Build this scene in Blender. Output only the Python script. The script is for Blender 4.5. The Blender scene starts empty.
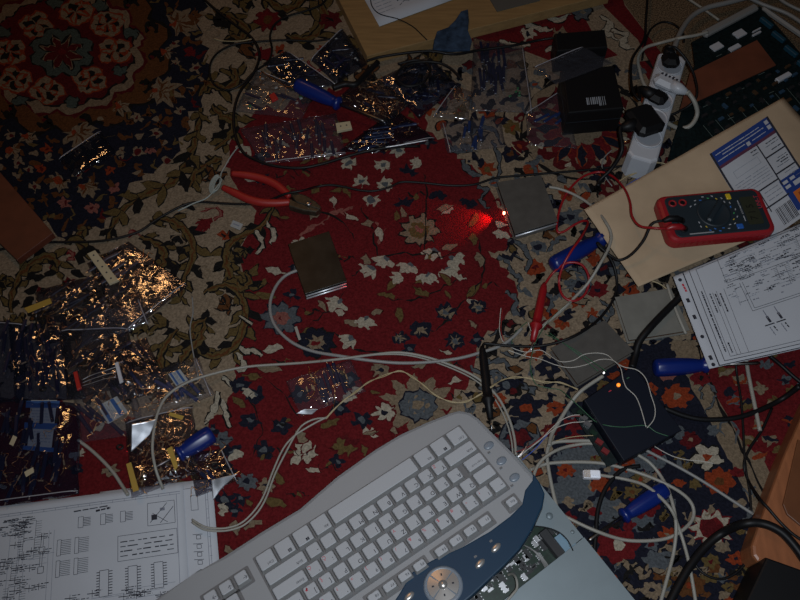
import bpy, bmesh, math, random
from mathutils import Vector, Matrix, noise
rnd = random.Random(7)
SC = bpy.context.scene
COL = SC.collection
PI = math.pi

# ------------------------------------------------------------------ camera
F_PX, TH, CAM_H = 785.0, math.radians(60), 0.94
CAM = Vector((0, -CAM_H / math.tan(TH), CAM_H))
FWD = Vector((0, math.cos(TH), -math.sin(TH)))
UP = Vector((0, math.sin(TH), math.cos(TH)))
RT = Vector((1, 0, 0))
cd = bpy.data.cameras.new('camera')
cam = bpy.data.objects.new('camera', cd)
COL.objects.link(cam)
cam.location = CAM
cam.rotation_euler = (PI / 2 - TH, 0, 0)
cd.sensor_width = 36
cd.lens = 36 * F_PX / 800
cd.clip_start = 0.02
SC.camera = cam


def ray(u, v):
    return FWD + RT * ((u - 400) / F_PX) - UP * ((v - 300) / F_PX)


def P(u, v, z=0.0):
    """point of the place at height z that the photo shows at (u, v)"""
    d = ray(u, v)
    return CAM + d * ((z - CAM.z) / d.z)


# ------------------------------------------------------------------ materials
MATS = {}


def lin(c):
    return tuple((x / 12.92 if x <= 0.04045 else ((x + 0.055) / 1.055) ** 2.4) for x in c)


def mat(name, col, rough=0.6, metal=0.0, spec=0.5, var=0.0, vscale=60, bump=0.0, bscale=400, emit=None, estr=0, col2=None, coat=0, det=3, stretch=None):
    if name in MATS:
        return MATS[name]
    m = bpy.data.materials.new(name)
    m.use_nodes = True
    nt = m.node_tree
    b = nt.nodes['Principled BSDF']
    b.inputs['Base Color'].default_value = (*col, 1)
    b.inputs['Roughness'].default_value = rough
    b.inputs['Metallic'].default_value = metal
    b.inputs['Specular IOR Level'].default_value = spec
    if coat:
        b.inputs['Coat Weight'].default_value = coat
        b.inputs['Coat Roughness'].default_value = 0.1
    if var or bump:
        tc = nt.nodes.new('ShaderNodeTexCoord')
        src = tc.outputs['Object']
        if stretch:
            mp = nt.nodes.new('ShaderNodeMapping')
            mp.inputs['Scale'].default_value = stretch
            mp.inputs['Rotation'].default_value = (0, 0, 0)
            nt.links.new(src, mp.inputs['Vector'])
            src = mp.outputs['Vector']
    if var:
        n = nt.nodes.new('ShaderNodeTexNoise')
        n.inputs['Scale'].default_value = vscale
        n.inputs['Detail'].default_value = det
        nt.links.new(src, n.inputs['Vector'])
        r = nt.nodes.new('ShaderNodeValToRGB')
        c2 = col2 if col2 else tuple(min(1, x * (1 + var)) for x in col)
        r.color_ramp.elements[0].position = 0.3
        r.color_ramp.elements[1].position = 0.7
        r.color_ramp.elements[0].color = (*[x * (1 - var) for x in col], 1)
        r.color_ramp.elements[1].color = (*c2, 1)
        nt.links.new(n.outputs['Fac'], r.inputs['Fac'])
        nt.links.new(r.outputs['Color'], b.inputs['Base Color'])
    if bump:
        n2 = nt.nodes.new('ShaderNodeTexNoise')
        n2.inputs['Scale'].default_value = bscale
        n2.inputs['Detail'].default_value = 2
        nt.links.new(src, n2.inputs['Vector'])
        bp = nt.nodes.new('ShaderNodeBump')
        bp.inputs['Strength'].default_value = bump
        bp.inputs['Distance'].default_value = 0.002
        nt.links.new(n2.outputs['Fac'], bp.inputs['Height'])
        nt.links.new(bp.outputs['Normal'], b.inputs['Normal'])
    if emit:
        b.inputs['Emission Color'].default_value = (*emit, 1)
        b.inputs['Emission Strength'].default_value = estr
    MATS[name] = m
    return m


def film_mat(name, tint=(1, 1, 1), gloss=0.10, haze=0.04, hcol=(0.6, 0.6, 0.65), rough=0.07, bump=0.35, bscale=120, metal=None):
    """clear crinkled plastic: see-through, with a thin glossy and a little milky layer"""
    if name in MATS:
        return MATS[name]
    m = bpy.data.materials.new(name)
    m.use_nodes = True
    nt = m.node_tree
    for n in list(nt.nodes):
        nt.nodes.remove(n)
    N, L = nt.nodes.new, nt.links.new
    out = N('ShaderNodeOutputMaterial')
    tr = N('ShaderNodeBsdfTransparent')
    tr.inputs['Color'].default_value = (*tint, 1)
    gl = N('ShaderNodeBsdfGlossy')
    gl.inputs['Color'].default_value = (1, 1, 1, 1)
    gl.inputs['Roughness'].default_value = rough
    df = N('ShaderNodeBsdfDiffuse')
    df.inputs['Color'].default_value = (*hcol, 1)
    tc = N('ShaderNodeTexCoord')
    vo = N('ShaderNodeTexNoise')
    vo.inputs['Scale'].default_value = bscale
    vo.inputs['Detail'].default_value = 4
    mp = N('ShaderNodeMapping')
    mp.inputs['Rotation'].default_value = (0, 0, .9)
    mp.inputs['Scale'].default_value = (1, 2.6, 1)
    L(tc.outputs['Object'], mp.inputs['Vector'])
    L(mp.outputs['Vector'], vo.inputs['Vector'])
    bp = N('ShaderNodeBump')
    bp.inputs['Strength'].default_value = bump
    bp.inputs['Distance'].default_value = 0.004
    L(vo.outputs['Fac'], bp.inputs['Height'])
    L(bp.outputs['Normal'], gl.inputs['Normal'])
    m1 = N('ShaderNodeMixShader')
    m1.inputs['Fac'].default_value = haze
    L(tr.outputs[0], m1.inputs[1])
    L(df.outputs[0], m1.inputs[2])
    m2 = N('ShaderNodeMixShader')
    lw = N('ShaderNodeLayerWeight')
    lw.inputs['Blend'].default_value = 0.25
    mm = N('ShaderNodeMath')
    mm.operation = 'MULTIPLY_ADD'
    mm.inputs[1].default_value = 0.5
    mm.inputs[2].default_value = gloss
    mm.use_clamp = True
    L(lw.outputs['Fresnel'], mm.inputs[0])
    L(mm.outputs[0], m2.inputs['Fac'])
    L(m1.outputs[0], m2.inputs[1])
    L(gl.outputs[0], m2.inputs[2])
    L(m2.outputs[0], out.inputs['Surface'])
    MATS[name] = m
    return m


# ------------------------------------------------------------------ mesh builder
class MB:
    def __init__(s):
        s.v, s.f, s.m, s.sm = [], [], [], []

    def add(s, verts, faces, m=0, smooth=False):
        o = len(s.v)
        s.v += [Vector(p) for p in verts]
        for f in faces:
            s.f.append([i + o for i in f])
            s.m.append(m)
            s.sm.append(smooth)
        return s

    def quad(s, a, b, c, d, m=0):
        return s.add([a, b, c, d], [(0, 1, 2, 3)], m)

    def box(s, c, size, m=0, rot=None, taper=1.0, bev=0.0):
        """box with chamfered upper edges (taper or bev)"""
        x, y, z = size[0] / 2, size[1] / 2, size[2] / 2
        if bev:
            b = min(bev, x * .9, y * .9, z * .9)
            ring = lambda xx, yy, zz, k: [(xx - k, -yy, zz), (xx, -yy + k, zz), (xx, yy - k, zz), (xx - k, yy, zz), (-xx + k, yy, zz), (-xx, yy - k, zz), (-xx, -yy + k, zz), (-xx + k, -yy, zz)]
            rings = [ring(x - b, y - b, -z, b * .5), ring(x, y, -z + b, b), ring(x, y, z - b, b), ring(x - b, y - b, z, b * .5)]
            vs = [p for r in rings for p in r]
            fs = [tuple(range(7, -1, -1)), tuple(range(24, 32))]
            for k in range(3):
                for i in range(8):
                    j = (i + 1) % 8
                    fs.append((k * 8 + i, k * 8 + j, k * 8 + 8 + j, k * 8 + 8 + i))
        else:
            t = taper
            vs = [(-x, -y, -z), (x, -y, -z), (x, y, -z), (-x, y, -z), (-x * t, -y * t, z), (x * t, -y * t, z), (x * t, y * t, z), (-x * t, y * t, z)]
            fs = [(3, 2, 1, 0), (4, 5, 6, 7), (0, 1, 5, 4), (1, 2, 6, 5), (2, 3, 7, 6), (3, 0, 4, 7)]
        c = Vector(c)
        if rot is None:
            rot = Matrix.Identity(3)
        elif not isinstance(rot, Matrix):
            rot = Matrix.Rotation(rot, 3, 'Z')
        return s.add([rot @ Vector(p) + c for p in vs], fs, m)

    def prism(s, pts, z0, z1, m=0, inset=0.0, mtop=None):
        """vertical prism over a polygon of xy (or xyz offset) points; inset chamfers the top rim"""
        n = len(pts)
        pts = [Vector((p[0], p[1], p[2] if len(p) > 2 else 0)) for p in pts]
        area = sum(pts[i].x * pts[(i + 1) % n].y - pts[(i + 1) % n].x * pts[i].y for i in range(n))
        if area < 0:
            pts.reverse()
        levels = [[p + Vector((0, 0, z0)) for p in pts]]
        if inset:
            c = sum(pts, Vector()) / n
            ins = []
            for i in range(n):
                a, b, d = pts[i - 1], pts[i], pts[(i + 1) % n]
                e1, e2 = (b - a).normalized(), (d - b).normalized()
                nn = Vector((-e1.y - e2.y, e1.x + e2.x, 0))
                nn = nn.normalized() if nn.length > 1e-6 else Vector((-e1.y, e1.x, 0))
                ins.append(b + nn * inset)
            levels.append([p + Vector((0, 0, z1 - inset)) for p in pts])
            mid = [(p + q) / 2 + ((p - q) * .21) for p, q in zip(pts, ins)]
            levels.append([p + Vector((0, 0, z1 - inset * .3)) for p in mid])
            levels.append([p + Vector((0, 0, z1)) for p in ins])
        else:
            levels.append([p + Vector((0, 0, z1)) for p in pts])
        vs = [p for l in levels for p in l]
        k = len(levels)
        s.add(vs, [tuple(range(n - 1, -1, -1))], m)
        o = len(s.v) - len(vs)
        for a in range(k - 1):
            for i in range(n):
                j = (i + 1) % n
                s.f.append([o + a * n + i, o + a * n + j, o + a * n + n + j, o + a * n + n + i])
                s.m.append(m)
                s.sm.append(False)
        s.f.append([o + (k - 1) * n + i for i in range(n)])
        s.m.append(m if mtop is None else mtop)
        s.sm.append(False)
        return s

    def tube(s, pts, r, m=0, n=8, cap=True, smooth=True):
        pts = [Vector(p) for p in pts]
        rr = r if isinstance(r, (list, tuple)) else [r] * len(pts)
        vs, fs = [], []
        up = Vector((0, 0, 1))
        prev = None
        for i, p in enumerate(pts):
            t = (pts[min(i + 1, len(pts) - 1)] - pts[max(i - 1, 0)])
            t = t.normalized() if t.length > 1e-9 else Vector((1, 0, 0))
            if prev is None:
                a = up if abs(t.z) < .9 else Vector((1, 0, 0))
                x = t.cross(a).normalized()
            else:
                x = (prev - t * prev.dot(t))
                x = x.normalized() if x.length > 1e-6 else t.orthogonal().normalized()
            prev = x
            y = t.cross(x)
            for k in range(n):
                a = 2 * PI * k / n
                vs.append(p + (x * math.cos(a) + y * math.sin(a)) * rr[i])
        for i in range(len(pts) - 1):
            for k in range(n):
                j = (k + 1) % n
                fs.append((i * n + k, i * n + j, (i + 1) * n + j, (i + 1) * n + k))
        s.add(vs, fs, m, smooth)
        if cap:
            o = len(s.v) - len(vs)
            s.f.append([o + k for k in range(n - 1, -1, -1)])
            s.f.append([o + (len(pts) - 1) * n + k for k in range(n)])
            s.m += [m, m]
            s.sm += [False, False]
        return s

    def lathe(s, prof, c=(0, 0, 0), axis='Z', m=0, n=20, squash=1.0, smooth=True):
        """profile of (radius, height)"""
        vs, fs = [], []
        for r, h in prof:
            for k in range(n):
                a = 2 * PI * k / n
                p = (r * math.cos(a), r * math.sin(a) * squash, h)
                if axis == 'X':
                    p = (p[2], p[0], p[1])
                vs.append(Vector(p) + Vector(c))
        for i in range(len(prof) - 1):
            for k in range(n):
                j = (k + 1) % n
                fs.append((i * n + k, i * n + j, (i + 1) * n + j, (i + 1) * n + k))
        s.add(vs, fs, m, smooth)
        o = len(s.v) - len(vs)
        s.f.append([o + k for k in range(n - 1, -1, -1)])
        s.f.append([o + (len(prof) - 1) * n + k for k in range(n)])
        s.m += [m, m]
        s.sm += [False, False]
        return s

    def obj(s, name, mats, parent=None, loc=None, world=True):
        """link as one object; world=True: verts are world coordinates, made relative to parent/loc"""
        if not isinstance(mats, (list, tuple)):
            mats = [mats]
        off = Vector()
        if parent is not None:
            if world:
                q = parent
                while q is not None:
                    off += q.location
                    q = q.parent
        elif loc is not None:
            off = Vector(loc)
        elif world and s.v:
            xs = [p.x for p in s.v]
            ys = [p.y for p in s.v]
            off = Vector(((min(xs) + max(xs)) / 2, (min(ys) + max(ys)) / 2, min(p.z for p in s.v)))
        me = bpy.data.meshes.new(name)
        me.from_pydata([p - off if world else p for p in s.v], [], s.f)
        for i, p in enumerate(me.polygons):
            p.material_index = s.m[i]
            p.use_smooth = s.sm[i]
        for x in mats:
            me.materials.append(x)
        me.update()
        o = bpy.data.objects.new(name, me)
        COL.objects.link(o)
        if parent is not None:
            o.parent = parent
        else:
            o.location = off if world else (loc or (0, 0, 0))
        return o


def thing(name, label, cat, loc=(0, 0, 0), rotz=0, group=None):
    o = bpy.data.objects.new(name, None)
    o.empty_display_size = 0.02
    COL.objects.link(o)
    o.location = loc
    o.rotation_euler = (0, 0, rotz)
    return tag(o, label, cat, group)


def tag(o, label, cat, group=None):
    o['label'] = label
    o['category'] = cat
    if group:
        o['group'] = group
    return o


def struct(o):
    o['kind'] = 'structure'
    return o


def dup(root, loc, rotz=0, label=None, name=None):
    r = root.copy()
    COL.objects.link(r)
    r.location = loc
    r.rotation_euler = (0, 0, rotz)
    if label:
        r['label'] = label
    for ch in list(root.children):
        c = ch.copy()
        COL.objects.link(c)
        c.parent = r
        for g in ch.children:
            d = g.copy()
            COL.objects.link(d)
            d.parent = c
    return r


def spline(pts, step=4):
    """Catmull-Rom through the points (any dimension)"""
    pts = [Vector(p) for p in pts]
    if len(pts) < 3:
        return pts
    out = []
    for i in range(len(pts) - 1):
        p0, p1, p2, p3 = pts[max(i - 1, 0)], pts[i], pts[i + 1], pts[min(i + 2, len(pts) - 1)]
        for k in range(step):
            t = k / step
            out.append(0.5 * ((2 * p1) + (p2 - p0) * t + (2 * p0 - 5 * p1 + 4 * p2 - p3) * t * t + (3 * p1 - p0 - 3 * p2 + p3) * t ** 3))
    out.append(pts[-1])
    return out


def wpts(pts, z, step=5):
    """smooth world path through photo points (u, v[, height])"""
    return spline([P(p[0], p[1], p[2] if len(p) > 2 else z) for p in pts], step)


def cable_mb(pts, r, z=None, n=8, step=5, mb=None, m=0):
    mb = mb or MB()
    return mb.tube(wpts(pts, r if z is None else z, step), r, m, n)


def cable(name, label, pts, r, m, z=None, group=None, cat='cable', n=8):
    o = cable_mb(pts, r, z, n).obj(name, m)
    return tag(o, label, cat, group)


FONT_CACHE = {}


def text_tris(txt):
    """flat text of height about 1 -> (verts2d, faces), centred"""
    if txt in FONT_CACHE:
        return FONT_CACHE[txt]
    c = bpy.data.curves.new('t', 'FONT')
    c.body = txt
    c.size = 1.0
    c.align_x = 'CENTER'
    c.align_y = 'CENTER'
    c.resolution_u = 2
    o = bpy.data.objects.new('t', c)
    COL.objects.link(o)
    dg = bpy.context.evaluated_depsgraph_get()
    me = bpy.data.meshes.new_from_object(o.evaluated_get(dg))
    vs = [(v.co.x, v.co.y) for v in me.vertices]
    fs = [tuple(p.vertices) for p in me.polygons]
    bpy.data.objects.remove(o)
    bpy.data.curves.remove(c)
    bpy.data.meshes.remove(me)
    FONT_CACHE[txt] = (vs, fs)
    return vs, fs


def add_text(mb, txt, c, xa, ya, m=0):
    """put text with its x axis along vector xa and y along ya (vectors carry the size)"""
    vs, fs = text_tris(txt)
    c, xa, ya = Vector(c), Vector(xa), Vector(ya)
    mb.add([c + xa * x + ya * y for x, y in vs], fs, m)


class Patch:
    """a sheet with four corners (u, v, z photo points or vectors); (s, t) in 0..1, corner order: (0,0) (1,0) (1,1) (0,1)"""
    def __init__(s, corners, wave=0.0, seed=0, wfreq=12, world=False):
        s.c = [Vector(p) if world else P(*p) for p in corners]
        s.wave, s.seed, s.wf = wave, seed, wfreq

    def at(s, a, b, dz=0.0):
        c = s.c
        p = c[0] * (1 - a) * (1 - b) + c[1] * a * (1 - b) + c[2] * a * b + c[3] * (1 - a) * b
        if s.wave:
            q = Vector((p.x * s.wf, p.y * s.wf, s.seed))
            p = p + Vector((0, 0, s.wave * (noise.noise(q) + .5 * noise.noise(q * 2.3))))
        return p + Vector((0, 0, dz))

    def sheet(s, mb, m=0, n=24, thick=0.0004, smooth=True):
        vs, fs = [], []
        for k in range(2):
            for j in range(n + 1):
                for i in range(n + 1):
                    vs.append(s.at(i / n, j / n, thick if k == 0 else 0))
        w = (n + 1)
        o = w * w
        c = s.c
        flip = ((c[1] - c[0]).cross(c[3] - c[0])).z < 0
        for j in range(n):
            for i in range(n):
                a = j * w + i
                f = (a, a + 1, a + w + 1, a + w)
                g = tuple(o + x for x in reversed(f))
                if flip:
                    f, g = tuple(reversed(f)), tuple(reversed(g))
                fs += [f, g]
        edge = [i for i in range(w)] + [j * w + n for j in range(1, w)] + [n * w + i for i in range(n - 1, -1, -1)] + [j * w for j in range(n - 1, 0, -1)]
        for i in range(len(edge)):
            a, b = edge[i], edge[(i + 1) % len(edge)]
            f = (b, a, o + a, o + b)
            fs.append(tuple(reversed(f)) if flip else f)
        mb.add(vs, fs, m, smooth)
        return mb

    def line(s, mb, a0, b0, a1, b1, w, m=1, dz=0.0007, seg=None):
        """ink line of real width w (metres)"""
        p0, p1 = s.at(a0, b0), s.at(a1, b1)
        L = (p1 - p0).length
        n = seg or max(1, int(L / 0.008)) if s.wave else 1
        d = (p1 - p0)
        d.z = 0
        if d.length < 1e-9:
            return
        d.normalize()
        nn = Vector((-d.y, d.x, 0)) * w / 2
        vs, fs = [], []
        for i in range(n + 1):
            t = i / n
            p = s.at(a0 + (a1 - a0) * t, b0 + (b1 - b0) * t, dz)
            vs += [p - nn, p + nn]
        for i in range(n):
            fs.append((2 * i, 2 * i + 2, 2 * i + 3, 2 * i + 1))
        mb.add(vs, fs, m)

    def rect(s, mb, a0, b0, a1, b1, m=1, dz=0.0007, n=4):
        vs, fs = [], []
        n = n if s.wave else 1
        for j in range(n + 1):
            for i in range(n + 1):
                vs.append(s.at(a0 + (a1 - a0) * i / n, b0 + (b1 - b0) * j / n, dz))
        for j in range(n):
            for i in range(n):
                a = j * (n + 1) + i
                fs.append((a, a + 1, a + n + 2, a + n + 1))
        mb.add(vs, fs, m)

    def frame(s, mb, a0, b0, a1, b1, w, m=1, dz=0.0007):
        s.line(mb, a0, b0, a1, b0, w, m, dz)
        s.line(mb, a1, b0, a1, b1, w, m, dz)
        s.line(mb, a1, b1, a0, b1, w, m, dz)
        s.line(mb, a0, b1, a0, b0, w, m, dz)

    def scribble(s, mb, a0, b0, a1, b1, w, m=1, dz=0.0007, gap=0.5, r=rnd, word=(0.004, 0.012)):
        """a row of word-like dashes from one point to another"""
        L = (s.at(a1, b1) - s.at(a0, b0)).length
        x = 0
        while x < L:
            k = r.uniform(*word)
            e = min(L, x + k)
            s.line(mb, a0 + (a1 - a0) * x / L, b0 + (b1 - b0) * x / L, a0 + (a1 - a0) * e / L, b0 + (b1 - b0) * e / L, w * r.uniform(.7, 1.1), m, dz, 1)
            x = e + k * gap * r.uniform(.3, 1)
# ------------------------------------------------------------------ view, world, lights
SC.view_settings.view_transform = 'Standard'
SC.view_settings.look = 'None'
SC.view_settings.gamma = 1
SC.view_settings.use_curve_mapping = False
SC.view_settings.exposure = 0.0

w = bpy.data.worlds.new('dim_room')
SC.world = w
w.use_nodes = True
w.node_tree.nodes['Background'].inputs['Color'].default_value = (0.75, 0.85, 1.0, 1)
w.node_tree.nodes['Background'].inputs['Strength'].default_value = 0.006


def aim(o, target):
    d = Vector(target) - o.location
    o.rotation_euler = d.to_track_quat('-Z', 'Y').to_euler()


def light(name, kind, loc, energy, col, target=None, **kw):
    l = bpy.data.lights.new(name, kind)
    l.energy = energy
    l.color = col
    for k, v_ in kw.items():
        setattr(l, k, v_)
    o = bpy.data.objects.new(name, l)
    COL.objects.link(o)
    o.location = loc
    if target is not None:
        aim(o, target)
    return o


# the camera's own flash, just beside the lens, pointing a little to the right of the middle
light('camera_flash', 'SPOT', (0.035, CAM.y - 0.012, CAM.z + 0.045), 25, (0.86, 0.93, 1.0), P(520, 390), spot_size=math.radians(104), spot_blend=1.0, shadow_soft_size=0.012)
# the weak bulb of the room, behind the far side
light('room_bulb', 'AREA', (-0.85, 1.30, 2.1), 4.2, (1.0, 0.50, 0.19), (-0.1, 0.1, 0), shape='DISK', size=0.40)
# a little daylight from a window behind the photographer
light('window_daylight', 'AREA', (0.5, -2.0, 1.6), 1.3, (0.72, 0.84, 1.0), (0.1, 0.0, 0.0), shape='RECTANGLE', size=1.0, size_y=0.8)

# ------------------------------------------------------------------ materials
M = {}
M['black'] = mat('black_plastic', (0.005, 0.005, 0.006), 0.5, spec=.25)
M['cable_black'] = mat('black_rubber', (0.005, 0.005, 0.006), 0.5, spec=0.25)
M['white_cable'] = mat('off_white_cable', (0.25, 0.24, 0.21), 0.5)
M['grey_cable'] = mat('grey_cable', (0.200, 0.198, 0.192), 0.5)
M['wire_white'] = mat('white_wire', (0.42, 0.40, 0.36), 0.5)
M['wire_yellow'] = mat('pale_yellow_wire', (0.34, 0.27, 0.15), 0.5)
M['wire_green'] = mat('green_wire', (0.03, 0.10, 0.05), 0.5)
M['wire_red'] = mat('red_wire', (0.22, 0.015, 0.015), 0.45)
M['wire_blue'] = mat('blue_wire', (0.05, 0.1, 0.4), 0.45)
M['lead_red'] = mat('red_silicone', (0.24, 0.006, 0.010), 0.4)
M['white_plastic'] = mat('white_plastic', (0.42, 0.435, 0.47), 0.4)
M['paper'] = mat('white_paper', (0.42, 0.44, 0.48), 0.85, spec=0.2, var=0.03, vscale=15)
M['ink'] = mat('ink', (0.03, 0.03, 0.04), 0.8, spec=0.1)
M['ink_grey'] = mat('grey_ink', (0.17, 0.18, 0.22), 0.8, spec=0.1)
M['ink_red'] = mat('red_ink', (0.45, 0.04, 0.06), 0.8, spec=0.1)
M['metal'] = mat('dull_steel', (0.42, 0.42, 0.42), 0.35, 1.0)
M['bright'] = mat('bright_metal', (0.85, 0.87, 0.92), 0.42, .75)
M['copper'] = mat('copper', (0.6, 0.3, 0.12), 0.3, 1.0)
M['blue_handle'] = mat('blue_plastic', (0.003, 0.014, 0.125), 0.35)
M['wood'] = mat('light_wood', (0.235, 0.145, 0.06), 0.5, var=0.14, vscale=14, stretch=(1.5, 14, 14), bump=0.03, bscale=60)
M['brown_board'] = mat('red_brown_board', (0.085, 0.021, 0.010), 0.6, var=0.2, vscale=40)
M['orange_wood'] = mat('orange_brown_wood', (0.24, 0.085, 0.034), 0.45, var=0.16, vscale=18, stretch=(9, 1.5, 9))
M['kraft'] = mat('kraft_paper', (0.40, 0.30, 0.20), 0.8, spec=0.2, var=0.12, vscale=16, bump=0.5, bscale=22)
M['pcb'] = mat('green_board', (0.005, 0.020, 0.011), 0.4, var=0.4, vscale=300)
M['pcb_dark'] = mat('dark_teal_board', (0.003, 0.008, 0.009), 0.5, spec=.3, var=0.5, vscale=250)
M['chip'] = mat('black_chip', (0.014, 0.014, 0.016), 0.5)
M['solder'] = mat('tinned_metal', (0.6, 0.6, 0.62), 0.35, 1.0)
M['gold'] = mat('gold_pads', (0.5, 0.3, 0.08), 0.35, 1.0)

# ------------------------------------------------------------------ floor beyond the rug
fb = MB()
fb.box((0.1, 0.35, -0.034), (3.6, 3.0, 0.05))
m = mat('flecked_brown_carpet', (0.055, 0.035, 0.02), 0.95, spec=0.1, var=0.9, vscale=420, col2=(0.22, 0.15, 0.09), bump=0.5, bscale=500)
struct(fb.obj('floor', m, loc=(0, 0, -0.059)))

# ------------------------------------------------------------------ the rug
RC = dict(cream=(0.255, 0.195, 0.135), red=(0.165, 0.015, 0.018), navy=(0.013, 0.014, 0.024), black=(0.013, 0.012, 0.012), brown=(0.105, 0.042, 0.016),
          olive=(0.115, 0.078, 0.030), teal=(0.085, 0.115, 0.105), maroon=(0.085, 0.010, 0.012), orange=(0.22, 0.038, 0.014), pink=(0.30, 0.11, 0.09),
          tan=(0.20, 0.150, 0.10), slate=(0.085, 0.095, 0.105), white=(0.36, 0.32, 0.25))
RC = {k: tuple(x * (0.70 if k != 'red' else 0.54) for x in c) for k, c in RC.items()}
RC['teal'] = tuple(x * .7 for x in RC['teal'])
RC['pink'] = tuple(x * .75 for x in RC['pink'])
RN = list(RC)


def wool(name, col):
    """knotted wool: mottled tufts with a soft relief"""
    m = mat('wool_' + name, col, 0.95, spec=0.06, var=0.30, vscale=330, bump=0.55, bscale=420, det=4)
    b = m.node_tree.nodes['Principled BSDF']
    b.inputs['Sheen Weight'].default_value = 0.0
    return m


RMATS = [wool(k, RC[k]) for k in RN]
rug = MB()
rz = [0.0, 0, 160]
PLACED = []


def zstep():
    rz[1] += 1
    return rz[0] + (rz[1] % rz[2]) * 1.2e-6


def zclass(h, mod=160):
    rz[0], rz[1], rz[2] = h, 0, mod


def inside(u, v, poly):
    c = False
    n = len(poly)
    for i in range(n):
        a, b = poly[i], poly[i - 1]
        if (a[1] > v) != (b[1] > v) and u < (b[0] - a[0]) * (v - a[1]) / (b[1] - a[1]) + a[0]:
            c = not c
    return c


def fill(poly, n, gap, fn, avoid=()):
    us, vs = [p[0] for p in poly], [p[1] for p in poly]
    for _ in range(n * 12):
        if n <= 0:
            break
        u, v = rnd.uniform(max(-40, min(us)), min(840, max(us))), rnd.uniform(max(-40, min(vs)), min(640, max(vs)))
        if not inside(u, v, poly) or any(inside(u, v, a) for a in avoid):
            continue
        if any((u - q[0]) ** 2 + ((v - q[1]) / KS) ** 2 < (gap + q[2]) ** 2 for q in PLACED):
            continue
        fn(u, v)
        PLACED.append((u, v, gap * .6))
        n -= 1




WARP = [2.3]


def rwarp(x, y):
    """hand-knotted unevenness of the outlines"""
    k = Vector((x * .21, y * .25, 0))
    return (x + WARP[0] * 1.6 * noise.noise(k), y + WARP[0] * 1.6 * noise.noise(k + Vector((31, 7, 3))))


def rpoly(pts, c, wob=0.0):
    """a coloured field of the weave; each one is tufted a hair above the last"""
    z = zstep()
    q = []
    n = len(pts)
    for i in range(n):
        a = pts[i]
        q.append((a[0] + rnd.uniform(-wob, wob), a[1] + rnd.uniform(-wob, wob)))
    q = [rwarp(x, y) for x, y in q]
    rug.add([P(x, y, z) for x, y in q], [tuple(range(n - 1, -1, -1)) if sum(q[i][0] * q[(i + 1) % n][1] - q[(i + 1) % n][0] * q[i][1] for i in range(n)) > 0 else tuple(range(n))], RN.index(c))


KS = 0.8   # floor foreshortening of round motifs


def rellipse(u, v, rx, ry, c, n=20, rot=0):
    rpoly([(u + rx * math.cos(2 * PI * k / n + rot), v + ry * math.sin(2 * PI * k / n + rot)) for k in range(n)], c)


def rlobed(u, v, rx, ry, n, depth, c, ph=0):
    N = n * 8
    rpoly([(u + (rx * (1 - depth + depth * abs(math.sin(n * t / 2 + ph)))) * math.cos(t), v + (ry * (1 - depth + depth * abs(math.sin(n * t / 2 + ph)))) * math.sin(t)) for t in [2 * PI * k / N for k in range(N)]], c)


def rleaf(u, v, ang, L, W, c, out=None, base=0.0):
    """pointed leaf from (u,v) going along ang (degrees, image sense)"""
    a = math.radians(ang)
    dx, dy = math.cos(a), math.sin(a) * KS
    nx, ny = -math.sin(a), math.cos(a) * KS
    prof = [(0, base), (.15, .55), (.35, .95), (.55, 1), (.75, .72), (.9, .35), (1, 0)]

    def mk(L, W, o):
        l = [(u + dx * (L * t - o) + nx * W * w_, v + dy * (L * t - o) + ny * W * w_) for t, w_ in prof]
        r = [(u + dx * (L * t - o) - nx * W * w_, v + dy * (L * t - o) - ny * W * w_) for t, w_ in reversed(prof[1:-1])]
        return l + r
    if out:
        rpoly(mk(L + 2.6, W + 1.2, 1.2), out)
    rpoly(mk(L, W, 0), c)


def rflower(u, v, r, n, c, cc='red', out=None, ph=0, w=.32, core=.3):
    PLACED.append((u, v, r * .8))
    if out:
        for k in range(n):
            rleaf(u, v, ph + 360 * k / n, r + 1.6, r * w + 1.3, out)
    for k in range(n):
        rleaf(u, v, ph + 360 * k / n, r, r * w, c)
    rellipse(u, v, r * core, r * core * KS, cc, 10)


def rmaple(u, v, r, ang, c, vein=None, out=None, lobes=7, spread=230):
    """palmette: a fan of pointed leaves with small notches"""
    PLACED.append((u, v, r * .6))
    for pas in ((out,) if out else ()) + (c,):
        e = 1.3 if (pas == out and out) else 0
        for k in range(lobes):
            a = ang - spread / 2 + spread * k / (lobes - 1)
            rr = r * (1 - .35 * abs(k - (lobes - 1) / 2) / ((lobes - 1) / 2))
            rleaf(u, v, a, rr + e * 1.6, rr * .20 + e, pas, base=.3)
        rellipse(u, v, r * .3 + e, r * .26 + e, pas, 10)
    if vein:
        for k in range(lobes):
            a = ang - spread / 2 + spread * k / (lobes - 1)
            rleaf(u, v, a, r * .6, r * .04, vein)


def rstroke(pts, w, c, out=None, taper=True, ow=1.3):
    q = spline([(a[0], a[1], 0) for a in pts], 6)
    if len(q) > 6:
        PLACED.extend((p.x, p.y, w * .6) for p in q[::3])
    n = len(q)
    for pas in ((out,) if out else ()) + (c,):
        e = ow if (pas == out and out) else 0
        l, r = [], []
        for i, p in enumerate(q):
            d = q[min(i + 1, n - 1)] - q[max(i - 1, 0)]
            d = d.normalized() if d.length > 1e-6 else Vector((1, 0, 0))
            f = (math.sin(PI * (.12 + .80 * i / (n - 1)))) if taper else 1
            k = w * f / 2 + e
            l.append((p.x - d.y * k, p.y + d.x * k * .9))
            r.append((p.x + d.y * k, p.y - d.x * k * .9))
        # as quads, so that tight curls stay clean
        z = zstep()
        vs = [P(*rwarp(x, y), z) for x, y in l] + [P(*rwarp(x, y), z) for x, y in r]
        rug.add(vs, [(i, i + 1, n + i + 1, n + i) for i in range(n - 1)], RN.index(pas))


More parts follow.
